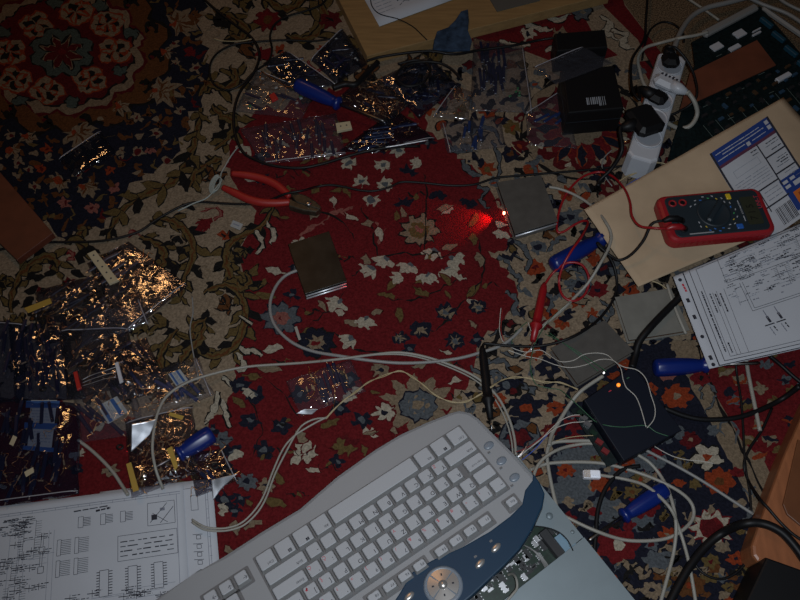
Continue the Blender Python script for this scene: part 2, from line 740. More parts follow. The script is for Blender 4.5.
def racanthus(pts, w, c='olive', out='black', spike=9, side=0, every=3, inner=None):
    """curling stem with pointed leaves along it"""
    q = spline([(a[0], a[1], 0) for a in pts], 4)
    n = len(q)
    for i in range(1, n - 1, every):
        d = q[i + 1] - q[i - 1]
        a = math.degrees(math.atan2(d.y / KS, d.x))
        f = .6 + .5 * math.sin(PI * i / n)
        for s in ((1, -1) if side == 0 else (side,)):
            rleaf(q[i].x, q[i].y, a + s * 42, spike * f * rnd.uniform(.8, 1.3), spike * .20 * f, rnd.choice([c, c, c, 'black']), out)
    rstroke(pts, w, c, out)
    if inner:
        rstroke(pts, w * .3, inner)


# ground colours of the rug
NAVY = [(-120, -60), (206, -60), (204, 0), (199, 28), (207, 55), (212, 92), (190, 112), (182, 140), (172, 158), (150, 172), (132, 186), (112, 210), (100, 232), (84, 226), (70, 238), (50, 226), (0, 212), (-120, 200)]
REDF = [(236, 126), (262, 112), (300, 98), (350, 84), (392, 96), (425, 112), (432, 134), (450, 142), (458, 158), (476, 168), (480, 186), (496, 200), (504, 222), (516, 240), (503, 250), (488, 252), (498, 262), (514, 276), (520, 305), (508, 312), (502, 328), (488, 332), (480, 344), (474, 366), (470, 380), (452, 402), (446, 420), (420, 520), (300, 640), (170, 640), (120, 560), (60, 520), (-20, 510), (-20, 400), (60, 400), (140, 440), (190, 440), (226, 408), (238, 360), (242, 344), (246, 330), (240, 302), (248, 282), (238, 256), (258, 222), (240, 190), (226, 166)]
BORD = [(560, 400), (600, 360), (640, 345), (684, 340), (690, 350), (745, 470), (790, 570), (820, 640), (560, 640), (540, 500)]
REDB = [(704, 345), (760, 330), (1000, 420), (1000, 640), (850, 640), (765, 460), (742, 440), (710, 385)]
MEDL = [(62 + 112 * math.cos(k * .3142), 52 + 86 * math.sin(k * .3142)) for k in range(20)]


def wavy(poly, amp, step=5):
    """scalloped outline of a woven field"""
    out = []
    n = len(poly)
    for i in range(n):
        a, b = Vector((*poly[i], 0)), Vector((*poly[(i + 1) % n], 0))
        k = max(1, int((b - a).length / step))
        d = (b - a)
        nn = Vector((-d.y, d.x, 0)).normalized()
        for j in range(k):
            p = a + d * (j / k)
            q = p + nn * amp * 2 * noise.noise(p * .11)
            out.append((q.x, q.y))
    return out


RUG_OUT = [(-120, -60), (602, -60), (622, 0), (655, 45), (725, 140), (800, 235), (1000, 420), (1000, 700), (-120, 700)]
z0 = -0.008
rpts = [P(u, v) for u, v in RUG_OUT]
rug.prism([(p.x, p.y) for p in rpts], z0, 0.0, RN.index('cream'))
# red edge band of the rug and dark guard lines at the top right
rpoly([(592, -60), (602, -60), (622, 0), (655, 45), (690, 92), (655, 92), (628, 45), (603, 0), (585, -60)], 'red')
rstroke([(575, -20), (600, 6), (636, 44), (665, 90)], 3, 'black', taper=False)
# navy field round the medallion
rpoly(wavy(NAVY, 5), 'navy')
# red central field
rpoly(wavy(REDF, 4), 'red', .3)
# dark main border at the lower right, with the pale diagonal band
rpoly(wavy(BORD, 4), 'navy')
rpoly([(684, 340), (700, 335), (760, 440), (850, 640), (800, 640), (745, 490), (722, 450), (686, 378), (672, 345)], 'tan')
rstroke([(668, 345), (686, 380), (722, 452), (742, 492), (800, 640)], 4, 'navy', taper=False)
rpoly(REDB, 'red')
rstroke([(698, 345), (712, 386), (743, 450), (772, 510), (840, 640)], 3, 'black', taper=False)
# top right main border
rpoly([(470, 36), (600, 2), (596, -30), (620, -10), (640, 48), (600, 60), (560, 66), (520, 50), (480, 62)], 'red')
rpoly([(588, -20), (602, 6), (638, 40), (648, 60), (630, 64), (596, 40), (580, 10)], 'cream')

# medallion
zclass(4e-5, 9999)
c0 = (62, 52)
rlobed(c0[0], c0[1], 112, 86, 15, .13, 'black', .3)
rlobed(c0[0], c0[1], 109, 83, 15, .13, 'brown', .3)
for k in range(15):
    t = 2 * PI * (k + .18) / 15
    u, v = c0[0] + 92 * math.cos(t), c0[1] + 69 * math.sin(t)
    rstroke([(u + 9 * math.cos(t + .9), v + 7 * math.sin(t + .9)), (u + 8 * math.cos(t + .1), v + 6 * math.sin(t + .1)), (u + 7 * math.cos(t - 1), v + 6 * math.sin(t - 1)), (u - 3 * math.cos(t - .2), v - 3 * math.sin(t - .2)), (u + 1, v)], 6.5, 'black')
    rellipse(u - 1, v, 2.4, 2, 'maroon', 8)
rlobed(c0[0], c0[1], 86, 66, 15, .10, 'maroon', .3)
rlobed(c0[0], c0[1], 83, 63, 15, .10, 'tan', .3)
rlobed(c0[0], c0[1], 74, 56, 16, .08, 'black', .2)
rlobed(c0[0], c0[1], 72, 54, 16, .08, 'maroon', .2)
for u, v in ((120, 70), (72, 102), (20, 101), (3, 32), (131, 33), (100, 5), (55, 3), (-8, 75)):
    rlobed(u, v, 9, 6.5, 5, .25, 'black')
    rlobed(u, v, 7.5, 5.2, 5, .25, 'teal')
for k, (u, v) in enumerate(((36, 25), (76, 12), (107, 24), (115, 51), (90, 80), (47, 91), (15, 80), (10, 52))):
    a = math.degrees(math.atan2((v - 52) / .77, u - 62))
    rlobed(u, v, 18.5, 14.5, 4, .22, 'orange', math.radians(a))
    rlobed(u, v, 17, 13, 4, .22, 'tan', math.radians(a))
    for j in range(4):
        rleaf(u, v, a + 45 + 90 * j, 13, 4.6, 'black')
        rleaf(u, v, a + 90 * j, 15, 3.6, 'orange')
        rleaf(u, v, a + 90 * j, 12, 2.0, 'tan')
rlobed(c0[0], c0[1], 34, 26.5, 8, .20, 'black')
rlobed(c0[0], c0[1], 32, 25, 8, .20, 'teal')
rflower(62, 52, 24, 8, 'tan', 'maroon', 'black', 20, .15, .22)
rflower(62, 52, 22, 8, 'maroon', 'red', None, 20, .14, .2)

zclass(5e-4)
# palmettes and small flowers of the navy field
for u, v, r, a in ((178, 24, 25, -20), (160, 90, 27, 20), (78, 132, 26, 60), (28, 136, 14, 80), (120, 106, 13, 30), (166, 52, 12, 10), (60, 180, 17, 130), (86, 186, 17, 60), (12, 150, 12, 60), (206, -8, 16, 0)):
    rmaple(u, v, r, a, 'tan', 'brown', None, 7 if r > 15 else 5)
    rellipse(u - r * .2, v, 3.5, 3, 'orange', 8)
for u, v, r, c in ((65, 203, 8, 'pink'), (92, 208, 8, 'pink'), (114, 188, 8, 'pink'), (34, 187, 7, 'tan'), (137, 117, 7, 'tan'), (156, 133, 7, 'tan'), (138, 152, 8, 'tan'), (18, 162, 7, 'tan'), (196, 68, 7, 'tan'), (176, 62, 6, 'tan'), (190, 52, 7, 'red'), (150, 150, 6, 'pink'), (180, 110, 6, 'tan'), (110, 170, 6, 'orange'), (48, 158, 6, 'tan')):
    rflower(u, v, r, 5, c, 'maroon', None, rnd.uniform(0, 70), .3, .28)
NAVY_IN = [(0, 165), (20, 150), (45, 200), (70, 165), (100, 150), (125, 135), (150, 110), (175, 95), (195, 90), (205, 78), (190, 20), (195, 40), (160, 120), (120, 160), (140, 170), (95, 180), (30, 205), (55, 215), (80, 160), (165, 145), (10, 190), (104, 120), (128, 118), (170, 8), (186, 125), (110, 202), (22, 175), (200, 12)]
for u, v in NAVY_IN:
    a = rnd.uniform(0, 360)
    rstroke([(u - 8 * math.cos(a), v - 6 * math.sin(a)), (u - 2 * math.sin(a), v + 3), (u + 6 * math.cos(a), v + 5 * math.sin(a)), (u + 8 * math.cos(a + .9), v + 6 * math.sin(a + .9))], 4, 'brown')
    rleaf(u, v, rnd.uniform(0, 360), 8, 2.2, rnd.choice(['olive', 'tan', 'brown']))

# scrolling leaves on the cream spandrel
SCR = [[(200, 108), (197, 132), (188, 160), (172, 182), (140, 197), (118, 216), (107, 240)],
       [(274, 204), (262, 226), (234, 240), (226, 256), (230, 276), (242, 288), (250, 280), (246, 272)],
       [(150, 222), (170, 220), (188, 234), (193, 256), (184, 280), (180, 300)],
       [(204, 292), (226, 285), (242, 298), (245, 320), (236, 344), (214, 356), (196, 346), (193, 326), (206, 318)],
       [(10, 312), (14, 288), (28, 266), (46, 256), (58, 262), (56, 272)],
       [(214, 10), (232, 18), (246, 28), (240, 38), (230, 34)],
       [(286, 34), (300, 40), (318, 32), (324, 14), (318, -4)],
       [(200, 95), (208, 84), (224, 88), (238, 80), (230, 66)],
       [(222, 158), (206, 165), (196, 172), (190, 186)],
       [(212, 105), (222, 116), (234, 122), (228, 138), (216, 148)],
       [(178, 328), (166, 344), (160, 362), (166, 385), (150, 400)],
       [(206, 320), (200, 340), (186, 352), (178, 372)],
       [(90, 228), (78, 236), (86, 252), (104, 262), (120, 258)],
       [(262, -6), (280, 8), (296, 6), (308, -8)],
       [(140, 236), (160, 246), (164, 262), (150, 274)]]
for s_ in SCR:
    racanthus(s_, 6.5, 'olive', 'black', 19, 0, 3, 'brown')
for pts in ([(50, 270), (54, 257), (64, 251), (73, 254), (70, 261), (66, 258)], [(140, 235), (132, 232), (128, 238)], [(200, 212), (215, 208), (222, 214), (214, 220)], [(306, 62), (318, 70), (326, 66)]):
    rstroke(pts, 4.5, 'red', None)
    rstroke(pts, 1.8, 'pink')
for u, v, a in ((44, 262, 150), (40, 270, 160), (46, 276, 170), (40, 286, 150), (34, 296, 130), (170, 236, 20), (174, 246, 40), (166, 258, 60), (176, 264, 100), (160, 246, 340), (70, 270, 30), (62, 278, 60), (200, 210, 200)):
    rleaf(u, v, a, 20, 4.2, 'black')
for u, v in ((155, 275), (162, 296), (150, 310), (130, 225), (200, 225), (205, 272), (215, 320), (250, 65), (222, 50), (188, 200), (205, 190)):
    rstroke([(u - 6, v), (u, v - 5), (u + 6, v), (u + 1, v + 4), (u - 3, v + 1)], 1.4, 'tan')
rflower(268, 20, 13, 7, 'red', 'brown', 'maroon', 10, .3)
rflower(264, 55, 10, 6, 'red', 'red', None, 10, .4)
rflower(330, 20, 12, 7, 'maroon', 'black', None, 10, .3)
rmaple(208, 222, 16, 140, 'red', None, None, 5, 120)
# pale antler branches by the red field's left edge
for pts in ([(238, 344), (246, 352), (252, 350), (262, 356)], [(236, 352), (244, 364), (238, 372)], [(222, 376), (232, 384), (244, 382)], [(218, 392), (214, 410), (204, 424)], [(222, 398), (226, 414), (230, 428)], [(256, 230), (262, 244), (256, 254)], [(266, 222), (274, 234), (270, 244)], [(240, 316), (252, 324)]):
    rstroke(pts, 5, 'white', 'black')

# flowers of the red field
for u, v in ((349, 163), (383, 165), (361, 181), (372, 200), (385, 184), (330, 152), (398, 150)):
    rflower(u, v, 9.5, 6, 'white', 'slate', None, rnd.uniform(0, 60), .26, .34)
for u, v, a in ((408, 174, 200), (437, 198, 190), (404, 205, 170), (470, 200, 30)):
    for d in (-70, -25, 20, 65):
        rleaf(u, v, a + d + 90, 11, 3.4, 'navy')
rflower(419, 230, 21, 9, 'tan', 'red', 'black', 5, .24, .3)
rflower(419, 230, 12, 7, 'olive', 'pink', None, 25, .3, .4)
rflower(419, 230, 4, 5, 'pink', 'red')
STEM = [[(352, 276), (372, 262), (400, 253), (440, 256), (470, 250)], [(300, 330), (330, 310), (352, 280)], [(424, 250), (426, 200), (424, 170)], [(470, 290), (450, 318), (430, 334)], [(380, 262), (372, 230), (360, 205)],
        [(300, 205), (340, 220), (356, 240)], [(380, 296), (410, 300), (440, 290), (470, 270)], [(250, 400), (262, 430), (250, 460)], [(330, 330), (360, 350), (400, 352)], [(256, 372), (280, 390), (300, 420)], [(478, 240), (484, 270), (470, 300)]]
for s_ in STEM:
    rstroke(s_, 1.6, 'black')
for u, v, a in ((434, 250, 110), (410, 264, 120), (428, 274, 100), (448, 268, 70), (452, 258, 45), (372, 268, 140), (386, 258, 120), (340, 302, 150), (366, 318, 100), (352, 338, 140), (302, 248, 250)):
    for d in (-55, -18, 18, 55):
        rleaf(u, v, a + d, 14, 3.6, 'white')
    rellipse(u, v, 3, 2.4, 'slate', 8)
LEAF = [(332, 196, 80, 15, 'white'), (318, 206, 110, 18, 'tan'), (344, 214, 30, 16, 'white'), (378, 226, 80, 20, 'white'), (364, 252, 75, 18, 'tan'), (266, 268, 20, 22, 'white'), (256, 294, 10, 20, 'olive'), (388, 290, 300, 18, 'olive'), (396, 296, 190, 17, 'olive'), (412, 288, 30, 20, 'olive'), (398, 306, 80, 20, 'olive'),
        (384, 310, 160, 16, 'tan'), (416, 282, 330, 14, 'olive'), (470, 226, 300, 18, 'olive'), (458, 244, 160, 18, 'tan'), (476, 252, 70, 18, 'tan'), (480, 285, 130, 22, 'olive'), (466, 300, 20, 16, 'white'), (430, 296, 200, 14, 'white'), (308, 326, 100, 18, 'olive'), (318, 300, 60, 14, 'tan'),
        (256, 366, 10, 26, 'tan'), (262, 378, 190, 20, 'olive'), (264, 352, 340, 20, 'white'), (330, 370, 20, 18, 'olive'), (296, 430, 60, 24, 'tan'), (310, 440, 110, 20, 'white'), (272, 470, 60, 22, 'olive'), (262, 498, 20, 26, 'olive'), (290, 466, 310, 20, 'white'), (235, 520, 90, 20, 'tan'), (262, 520, 150, 22, 'tan'), (305, 468, 20, 16, 'white'), (335, 300, 50, 18, 'white'), (345, 320, 30, 16, 'tan'),
        (330, 165, 200, 14, 'olive'), (310, 160, 150, 12, 'olive'), (350, 145, 20, 14, 'olive'), (320, 150, 90, 14, 'olive'), (450, 300, 250, 12, 'olive'), (440, 350, 20, 14, 'white'), (470, 320, 60, 12, 'tan'), (406, 218, 250, 14, 'tan'), (440, 214, 330, 16, 'white'), (452, 206, 160, 16, 'tan'), (320, 428, 330, 22, 'olive'), (225, 545, 60, 20, 'tan'), (200, 470, 30, 18, 'slate')]
for u, v, a, L, c in LEAF:
    PLACED.append((u + L * .5 * math.cos(math.radians(a)), v + L * .4 * math.sin(math.radians(a)), L * .3))
    rleaf(u, v, a, L, L * .2, c, 'maroon')
for pts in ([(322, 226), (330, 214), (344, 210), (356, 206)], [(336, 216), (332, 204)], [(340, 212), (352, 220)], [(378, 246), (380, 232), (376, 222)], [(380, 236), (386, 228)], [(300, 236), (310, 228), (324, 222)]):
    rstroke(pts, 3.6, 'pink')
rflower(281, 318, 21, 8, 'slate', 'pink', 'navy', 8, .26, .36)
rflower(281, 318, 9, 6, 'pink', 'maroon', None, 0, .3, .3)
rflower(316, 343, 20, 9, 'navy', 'maroon', 'black', 8, .3, .35)
rflower(316, 343, 12, 7, 'tan', 'red', None, 0, .2, .3)
for u, v, r in ((446, 312, 12), (421, 329, 12), (455, 341, 11), (478, 307, 10), (400, 338, 9)):
    rflower(u, v, r, 8, 'navy', 'tan', None, 10, .36, .25)
    rflower(u, v, r * .7, 8, 'tan', 'slate', None, 10, .14, .3)
zclass(5e-4)
# large pale flower above the keyboard
for k in range(11):
    rmaple(418 + 14 * math.cos(k * .571), 405 + 11 * math.sin(k * .571), 26, math.degrees(k * .571), 'tan', None, None, 3, 40)
rflower(418, 405, 20, 8, 'slate', 'tan', 'navy', 8, .4, .3)
for k in range(7):
    rellipse(418 + 10 * math.cos(k * .9), 405 + 8 * math.sin(k * .9), 4.2, 3.4, 'slate', 8)
    rellipse(418 + 10 * math.cos(k * .9), 405 + 8 * math.sin(k * .9), 2.0, 1.6, 'tan', 8)
for u, v in ((255, 395), (250, 421), (281, 426), (232, 452), (264, 450), (340, 408), (300, 395), (226, 470), (362, 420), (225, 500), (240, 385), (350, 380)):
    a = rnd.uniform(0, 360)
    for d in (0, 75, 150, 225, 290):
        rleaf(u, v, a + d, 12, 4, 'navy')
    rellipse(u, v, 3.6, 3, 'slate', 8)
for u, v, r, c in ((345, 446, 14, 'olive'), (305, 452, 14, 'white'), (247, 482, 12, 'slate'), (266, 486, 10, 'tan'), (222, 440, 11, 'slate'), (325, 398, 9, 'pink'), (380, 370, 10, 'tan'), (385, 412, 12, 'white'), (110, 470, 9, 'tan')):
    rflower(u, v, r, 7, c, 'navy', 'maroon', rnd.uniform(0, 50), .28, .3)

# cream border right of the red field
for pts in ([(476, 186), (486, 190), (480, 200), (490, 208)], [(448, 142), (456, 152), (470, 150)], [(462, 160), (470, 172), (484, 176)], [(492, 140), (500, 160), (498, 180)], [(508, 240), (520, 244), (530, 258), (526, 272)], [(498, 256), (508, 262), (512, 272), (520, 278), (518, 290)],
            [(505, 292), (516, 298), (514, 312), (526, 318)], [(488, 336), (500, 332), (512, 336), (520, 330)], [(500, 350), (512, 356), (524, 352)], [(476, 356), (490, 362), (504, 360), (510, 370)], [(470, 366), (482, 374), (498, 372), (508, 380)], [(478, 386), (490, 392), (500, 388)],
            [(560, 280), (570, 270), (584, 272), (590, 284), (582, 294), (572, 290), (574, 282), (580, 282)], [(548, 252), (556, 240), (566, 238)], [(540, 290), (552, 300), (548, 312)], [(530, 160), (540, 180), (552, 186)], [(600, 300), (612, 310), (606, 322)], [(470, 138), (480, 128), (494, 130), (500, 142)], [(506, 320), (496, 340), (486, 348)], [(524, 262), (512, 252)], [(584, 210), (596, 206), (606, 214)]):
    rstroke(pts, 4.2, 'slate', 'black', ow=.8)
for u, v, r, c, cc in ((487, 169, 10, 'orange', 'olive'), (511, 154, 12, 'navy', 'brown'), (532, 169, 11, 'orange', 'olive'), (520, 146, 10, 'maroon', 'orange'), (568, 193, 10, 'orange', 'red'), (571, 217, 13, 'slate', 'navy'), (535, 268, 12, 'orange', 'maroon'), (538, 247, 10, 'slate', 'navy'), (526, 408, 20, 'navy', 'orange'), (548, 368, 14, 'navy', 'tan'),
                    (562, 323, 9, 'orange', 'brown'), (550, 314, 9, 'orange', 'navy'), (545, 300, 9, 'maroon', 'orange'), (598, 290, 12, 'red', 'navy'), (604, 268, 12, 'navy', 'maroon'), (578, 300, 11, 'orange', 'olive'), (534, 352, 10, 'orange', 'tan'), (498, 400, 10, 'orange', 'tan'), (555, 408, 10, 'orange', 'navy'), (506, 385, 12, 'navy', 'slate'), (590, 235, 12, 'navy', 'tan'), (630, 290, 10, 'orange', 'navy'), (562, 345, 9, 'maroon', 'tan'),
                    (472, 128, 9, 'navy', 'brown'), (460, 112, 9, 'olive', 'orange'), (500, 120, 10, 'navy', 'orange'), (512, 128, 10, 'olive', 'orange'), (488, 112, 9, 'orange', 'navy'), (540, 205, 10, 'navy', 'tan'), (610, 190, 12, 'maroon', 'tan'), (600, 175, 12, 'navy', 'orange'), (640, 180, 10, 'red', 'navy'), (548, 228, 8, 'navy', 'slate'), (590, 335, 10, 'navy', 'orange'), (640, 350, 10, 'navy', 'tan'), (550, 430, 10, 'maroon', 'orange'), (575, 425, 12, 'red', 'maroon'), (498, 440, 9, 'red', 'tan')):
    rflower(u, v, r, 6, c, cc, None, rnd.uniform(0, 60), .34, .28)
rellipse(520, 436, 22, 18, 'navy')
rellipse(520, 436, 20, 16, 'slate')
rflower(518, 438, 13, 6, 'maroon', 'red', 'navy', 0, .4)
zclass(5e-4)
# palmette wheel beneath the power adapters
rellipse(582, 128, 62, 52, 'black', 36)
rellipse(582, 128, 60, 50, 'tan', 36)
rlobed(582, 128, 56, 46, 14, .18, 'maroon')
rlobed(582, 128, 46, 37, 14, .25, 'tan')
rlobed(582, 128, 40, 32, 12, .25, 'red')
for k in range(12):
    rleaf(582 + 22 * math.cos(k * .5236), 128 + 18 * math.sin(k * .5236), k * 30, 26, 4.5, 'navy', 'orange')
rlobed(582, 128, 22, 18, 8, .2, 'tan')
for k in range(8):
    rellipse(582 + 46 * math.cos(k * .785 + .3), 128 + 38 * math.sin(k * .785 + .3), 3.5, 3, 'white', 8)
# red border at the top: pale wavy branches
for pts in ([(505, 26), (520, 22), (536, 28), (552, 30)], [(500, 40), (514, 46), (530, 44)], [(540, 12), (556, 20), (570, 14)], [(516, 12), (526, 20)], [(545, 52), (556, 46), (570, 50)], [(600, 16), (610, 24), (606, 32), (618, 40)], [(612, 30), (626, 34), (622, 44), (634, 50)]):
    rstroke(pts, 6, 'white', 'black', ow=.9)
rflower(582, 12, 11, 6, 'slate', 'tan', 'black')
rflower(528, 34, 9, 6, 'white', 'navy', None)
rflower(560, 34, 9, 5, 'tan', 'navy', None)

# flowers of the dark border, lower right
for u, v, rx, ry in ((578, 462, 28, 16), (572, 490, 26, 16), (606, 510, 22, 14), (596, 450, 20, 12), (650, 462, 18, 10), (640, 520, 18, 12), (622, 470, 16, 10), (660, 560, 18, 10)):
    rlobed(u, v, rx, ry, 6, .25, 'slate', rnd.uniform(0, 2))
for i in range(26):
    u, v = rnd.uniform(555, 690), rnd.uniform(440, 600)
    a = rnd.uniform(0, 6.28)
    rstroke([(u - 9 * math.cos(a), v - 7 * math.sin(a)), (u - 3, v + 4), (u + 4, v - 3), (u + 9 * math.cos(a + .5), v + 7 * math.sin(a + .5))], rnd.uniform(2.5, 5), rnd.choice(['tan', 'tan', 'black', 'black', 'olive', 'slate', 'maroon']))
for u, v, r, c, cc in ((677, 396, 17, 'orange', 'tan'), (644, 506, 17, 'red', 'black'), (618, 545, 24, 'red', 'white'), (575, 440, 12, 'red', 'slate'), (566, 470, 10, 'orange', 'maroon'), (600, 484, 12, 'orange', 'slate'), (566, 522, 14, 'red', 'orange'), (640, 480, 10, 'olive', 'orange'), (652, 470, 10, 'red', 'tan'), (632, 492, 9, 'olive', 'brown'), (690, 586, 17, 'brown', 'orange'),
                    (667, 372, 12, 'pink', 'maroon'), (650, 440, 10, 'orange', 'olive'), (719, 481, 18, 'orange', 'brown'), (701, 378, 12, 'red', 'black'), (590, 560, 12, 'orange', 'tan'), (690, 440, 12, 'maroon', 'tan'), (664, 424, 11, 'tan', 'orange'), (600, 600, 14, 'orange', 'navy'), (668, 535, 11, 'orange', 'tan'), (652, 590, 12, 'tan', 'navy')):
    rflower(u, v, r, 7, c, cc, None, rnd.uniform(0, 60), .36, .26)
rflower(707, 457, 18, 5, 'white', 'orange', 'black', 20, .30, .26)
rflower(712, 528, 24, 10, 'white', 'red', 'red', 0, .20, .55)
rflower(712, 528, 13, 8, 'maroon', 'slate', None, 0, .3, .45)
rstroke([(704, 400), (700, 390), (708, 384), (716, 392), (712, 404), (704, 414)], 3, 'slate', 'black', ow=.6)
rstroke([(724, 436), (720, 426), (728, 420), (738, 430), (734, 444)], 3, 'slate', None)
for u, v in ((740, 380), (760, 388), (748, 405), (775, 400), (758, 425), (785, 380), (735, 400), (770, 440), (748, 440), (790, 420), (725, 372), (760, 455)):
    rlobed(u, v, rnd.uniform(5, 9), rnd.uniform(4, 7), 4, .4, rnd.choice(['tan', 'tan', 'olive', 'navy', 'maroon', 'slate']), rnd.uniform(0, 3))
    rstroke([(u - 8, v + rnd.uniform(-4, 4)), (u, v + rnd.uniform(-5, 5)), (u + 8, v + rnd.uniform(-4, 4))], 3.5, rnd.choice(['tan', 'navy', 'orange']))
for i in range(14):
    u = rnd.uniform(660, 745)
    v = rnd.uniform(560, 600)
    rlobed(u, v, rnd.uniform(5, 10), rnd.uniform(4, 7), 5, .35, rnd.choice(['tan', 'slate', 'olive', 'brown']), rnd.uniform(0, 3))
for u, v in ((626, 566), (640, 575), (655, 570), (630, 590), (670, 552)):
    rstroke([(u - 10, v), (u - 3, v - 6), (u + 4, v + 2), (u + 11, v - 4)], 5, 'tan', 'black', ow=.8)

# ---- smaller sprigs between the traced motifs
def f_red(u, v):
    k = rnd.random()
    a = rnd.uniform(0, 360)
    if k < .4:
        rleaf(u, v, a, rnd.uniform(10, 17), 3, rnd.choice(['tan', 'white', 'olive', 'olive']), 'maroon')
    elif k < .6:
        for d in (-50, -15, 20, 55):
            rleaf(u, v, a + d, 11, 2.8, 'white')
    elif k < .8:
        for d in (0, 80, 160, 240):
            rleaf(u, v, a + d, 9, 3, 'navy')
        rellipse(u, v, 2.5, 2, 'slate', 8)
    else:
        rstroke([(u - 10, v - 3), (u - 2, v + 3), (u + 4, v - 2), (u + 12, v + 4)], 1.5, 'black')
        rleaf(u, v, a, 8, 2, 'olive')


def f_cream(u, v):
    k = rnd.random()
    a = rnd.uniform(0, 360)
    if k < .55:
        ra = math.radians(a)
        racanthus([(u - 10 * math.cos(ra), v - 8 * math.sin(ra)), (u, v), (u + 8 * math.cos(ra + .6), v + 6 * math.sin(ra + .6)), (u + 10 * math.cos(ra + 1.6), v + 8 * math.sin(ra + 1.6))], 6, rnd.choice(['olive', 'brown', 'olive']), 'black', 9, 0, 3)
    elif k < .75:
        rflower(u, v, 7, 5, rnd.choice(['maroon', 'brown', 'orange']), 'black', None, a, .34)
    else:
        rstroke([(u - 7, v), (u, v - 6), (u + 7, v - 1), (u + 2, v + 5), (u - 3, v + 1)], 1.6, 'tan')


def f_mix(u, v):
    k = rnd.random()
    a = rnd.uniform(0, 6.28)
    if k < .62:
        rstroke([(u - 9 * math.cos(a), v - 7 * math.sin(a)), (u - 3 * math.sin(a), v + 4 * math.cos(a)), (u + 3 * math.cos(a), v - 3), (u + 9 * math.cos(a + .5), v + 7 * math.sin(a + .5))], rnd.uniform(4, 7), rnd.choice(['slate', 'black', 'black', 'navy', 'navy']), None)
    elif k < .74:
        rflower(u, v, rnd.uniform(6, 9), 5, rnd.choice(['navy', 'orange', 'maroon', 'slate', 'brown']), rnd.choice(['orange', 'tan']), None, a * 57, .36)
    else:
        rleaf(u, v, a * 57, rnd.uniform(10, 16), 4.2, rnd.choice(['orange', 'brown', 'olive', 'navy', 'slate', 'maroon', 'tan']), 'black')


def f_navy(u, v):
    k = rnd.random()
    a = rnd.uniform(0, 6.28)
    if k < .45:
        rleaf(u, v, a * 57, rnd.uniform(8, 13), 3, rnd.choice(['olive', 'brown', 'tan', 'brown']))
    elif k < .65:
        rflower(u, v, rnd.uniform(5, 7), 5, rnd.choice(['tan', 'orange', 'brown']), 'maroon', None, a * 57, .33)
    else:
        rstroke([(u - 8 * math.cos(a), v - 6 * math.sin(a)), (u - 2, v + 3), (u + 6 * math.cos(a), v + 5 * math.sin(a))], 3, rnd.choice(['brown', 'olive', 'maroon']))


def f_bord(u, v):
    k = rnd.random()
    a = rnd.uniform(0, 6.28)
    if k < .35:
        rflower(u, v, rnd.uniform(6, 10), 6, rnd.choice(['red', 'orange', 'tan', 'olive', 'slate']), rnd.choice(['tan', 'navy', 'maroon']), None, a * 57, .38)
    elif k < .7:
        rstroke([(u - 9 * math.cos(a), v - 7 * math.sin(a)), (u - 3 * math.sin(a), v + 4), (u + 4, v - 3), (u + 9 * math.cos(a + .5), v + 7 * math.sin(a + .5))], rnd.uniform(3, 6), rnd.choice(['tan', 'tan', 'slate', 'black', 'olive']))
    else:
        rlobed(u, v, rnd.uniform(5, 9), rnd.uniform(4, 7), 5, .3, rnd.choice(['tan', 'slate', 'olive', 'orange', 'red']), a)


def f_redb(u, v):
    rlobed(u, v, rnd.uniform(4, 8), rnd.uniform(3, 6), 5, .35, rnd.choice(['tan', 'tan', 'olive', 'navy', 'slate']), rnd.uniform(0, 3))


zclass(7.5e-4)
WHEEL = [(582 + 62 * math.cos(k * .524), 128 + 52 * math.sin(k * .524)) for k in range(12)]
EDGE = [(585, -60), (700, -60), (720, 120), (655, 92), (600, 12)]
fill(REDF, 150, 7, f_red)
fill(NAVY, 120, 5, f_navy, (MEDL,))
fill(BORD, 120, 6, f_bord)
fill(REDB, 40, 8, f_redb)
fill([(200, -40), (480, -40), (480, 40), (430, 110), (350, 82), (236, 126), (226, 166), (240, 190), (258, 222), (238, 256), (248, 300), (238, 360), (190, 440), (60, 400), (-40, 400), (-40, 215), (70, 240), (110, 212), (190, 112)], 70, 7, f_cream, (NAVY, REDF))
fill([(430, 110), (470, 60), (560, 66), (640, 60), (655, 90), (820, 250), (820, 330), (690, 342), (600, 362), (545, 410), (540, 500), (430, 520), (470, 380), (500, 330), (520, 300), (500, 255), (500, 200)], 420, 2.6, f_mix, (WHEEL, BORD, REDF))
ro = rug.obj('patterned_rug', RMATS, loc=(0, 0, z0))
tag(ro, 'patterned wool rug in red, cream and navy with a flower medallion, spread under everything', 'rug')
# ================================================================== keyboard
KR = Matrix(((-0.8365, 0.5351, -0.1179), (-0.5471, -0.8277, 0.1251), (-0.0306, 0.1692, 0.9851)))
KT = Vector((0.0746, -0.1981, 0.0359))
U = 0.01905
M['kb_case'] = mat('grey_keyboard_plastic', (0.27, 0.28, 0.295), 0.45)
M['kb_well'] = mat('dark_grey_plastic', (0.13, 0.13, 0.135), 0.55)
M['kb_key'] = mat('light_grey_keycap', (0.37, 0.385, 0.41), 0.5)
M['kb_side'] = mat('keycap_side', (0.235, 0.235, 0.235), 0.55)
M['kb_blue'] = mat('petrol_blue_plastic', (0.007, 0.034, 0.072), 0.4)
M['kb_silver'] = mat('silver_plastic', (0.50, 0.48, 0.46), 0.3, 0.7)
M['kb_btn'] = mat('blue_grey_button', (0.17, 0.20, 0.24), 0.35)


def K(u, v, z=0.0):
    """photo point -> keyboard coordinates on its plane of height z"""
    n = KR @ Vector((0, 0, 1))
    o = KT + n * z
    d = ray(u, v)
    p = CAM + d * ((o - CAM).dot(n) / d.dot(n))
    q = KR.transposed() @ (p - KT)
    return (q.x, q.y)


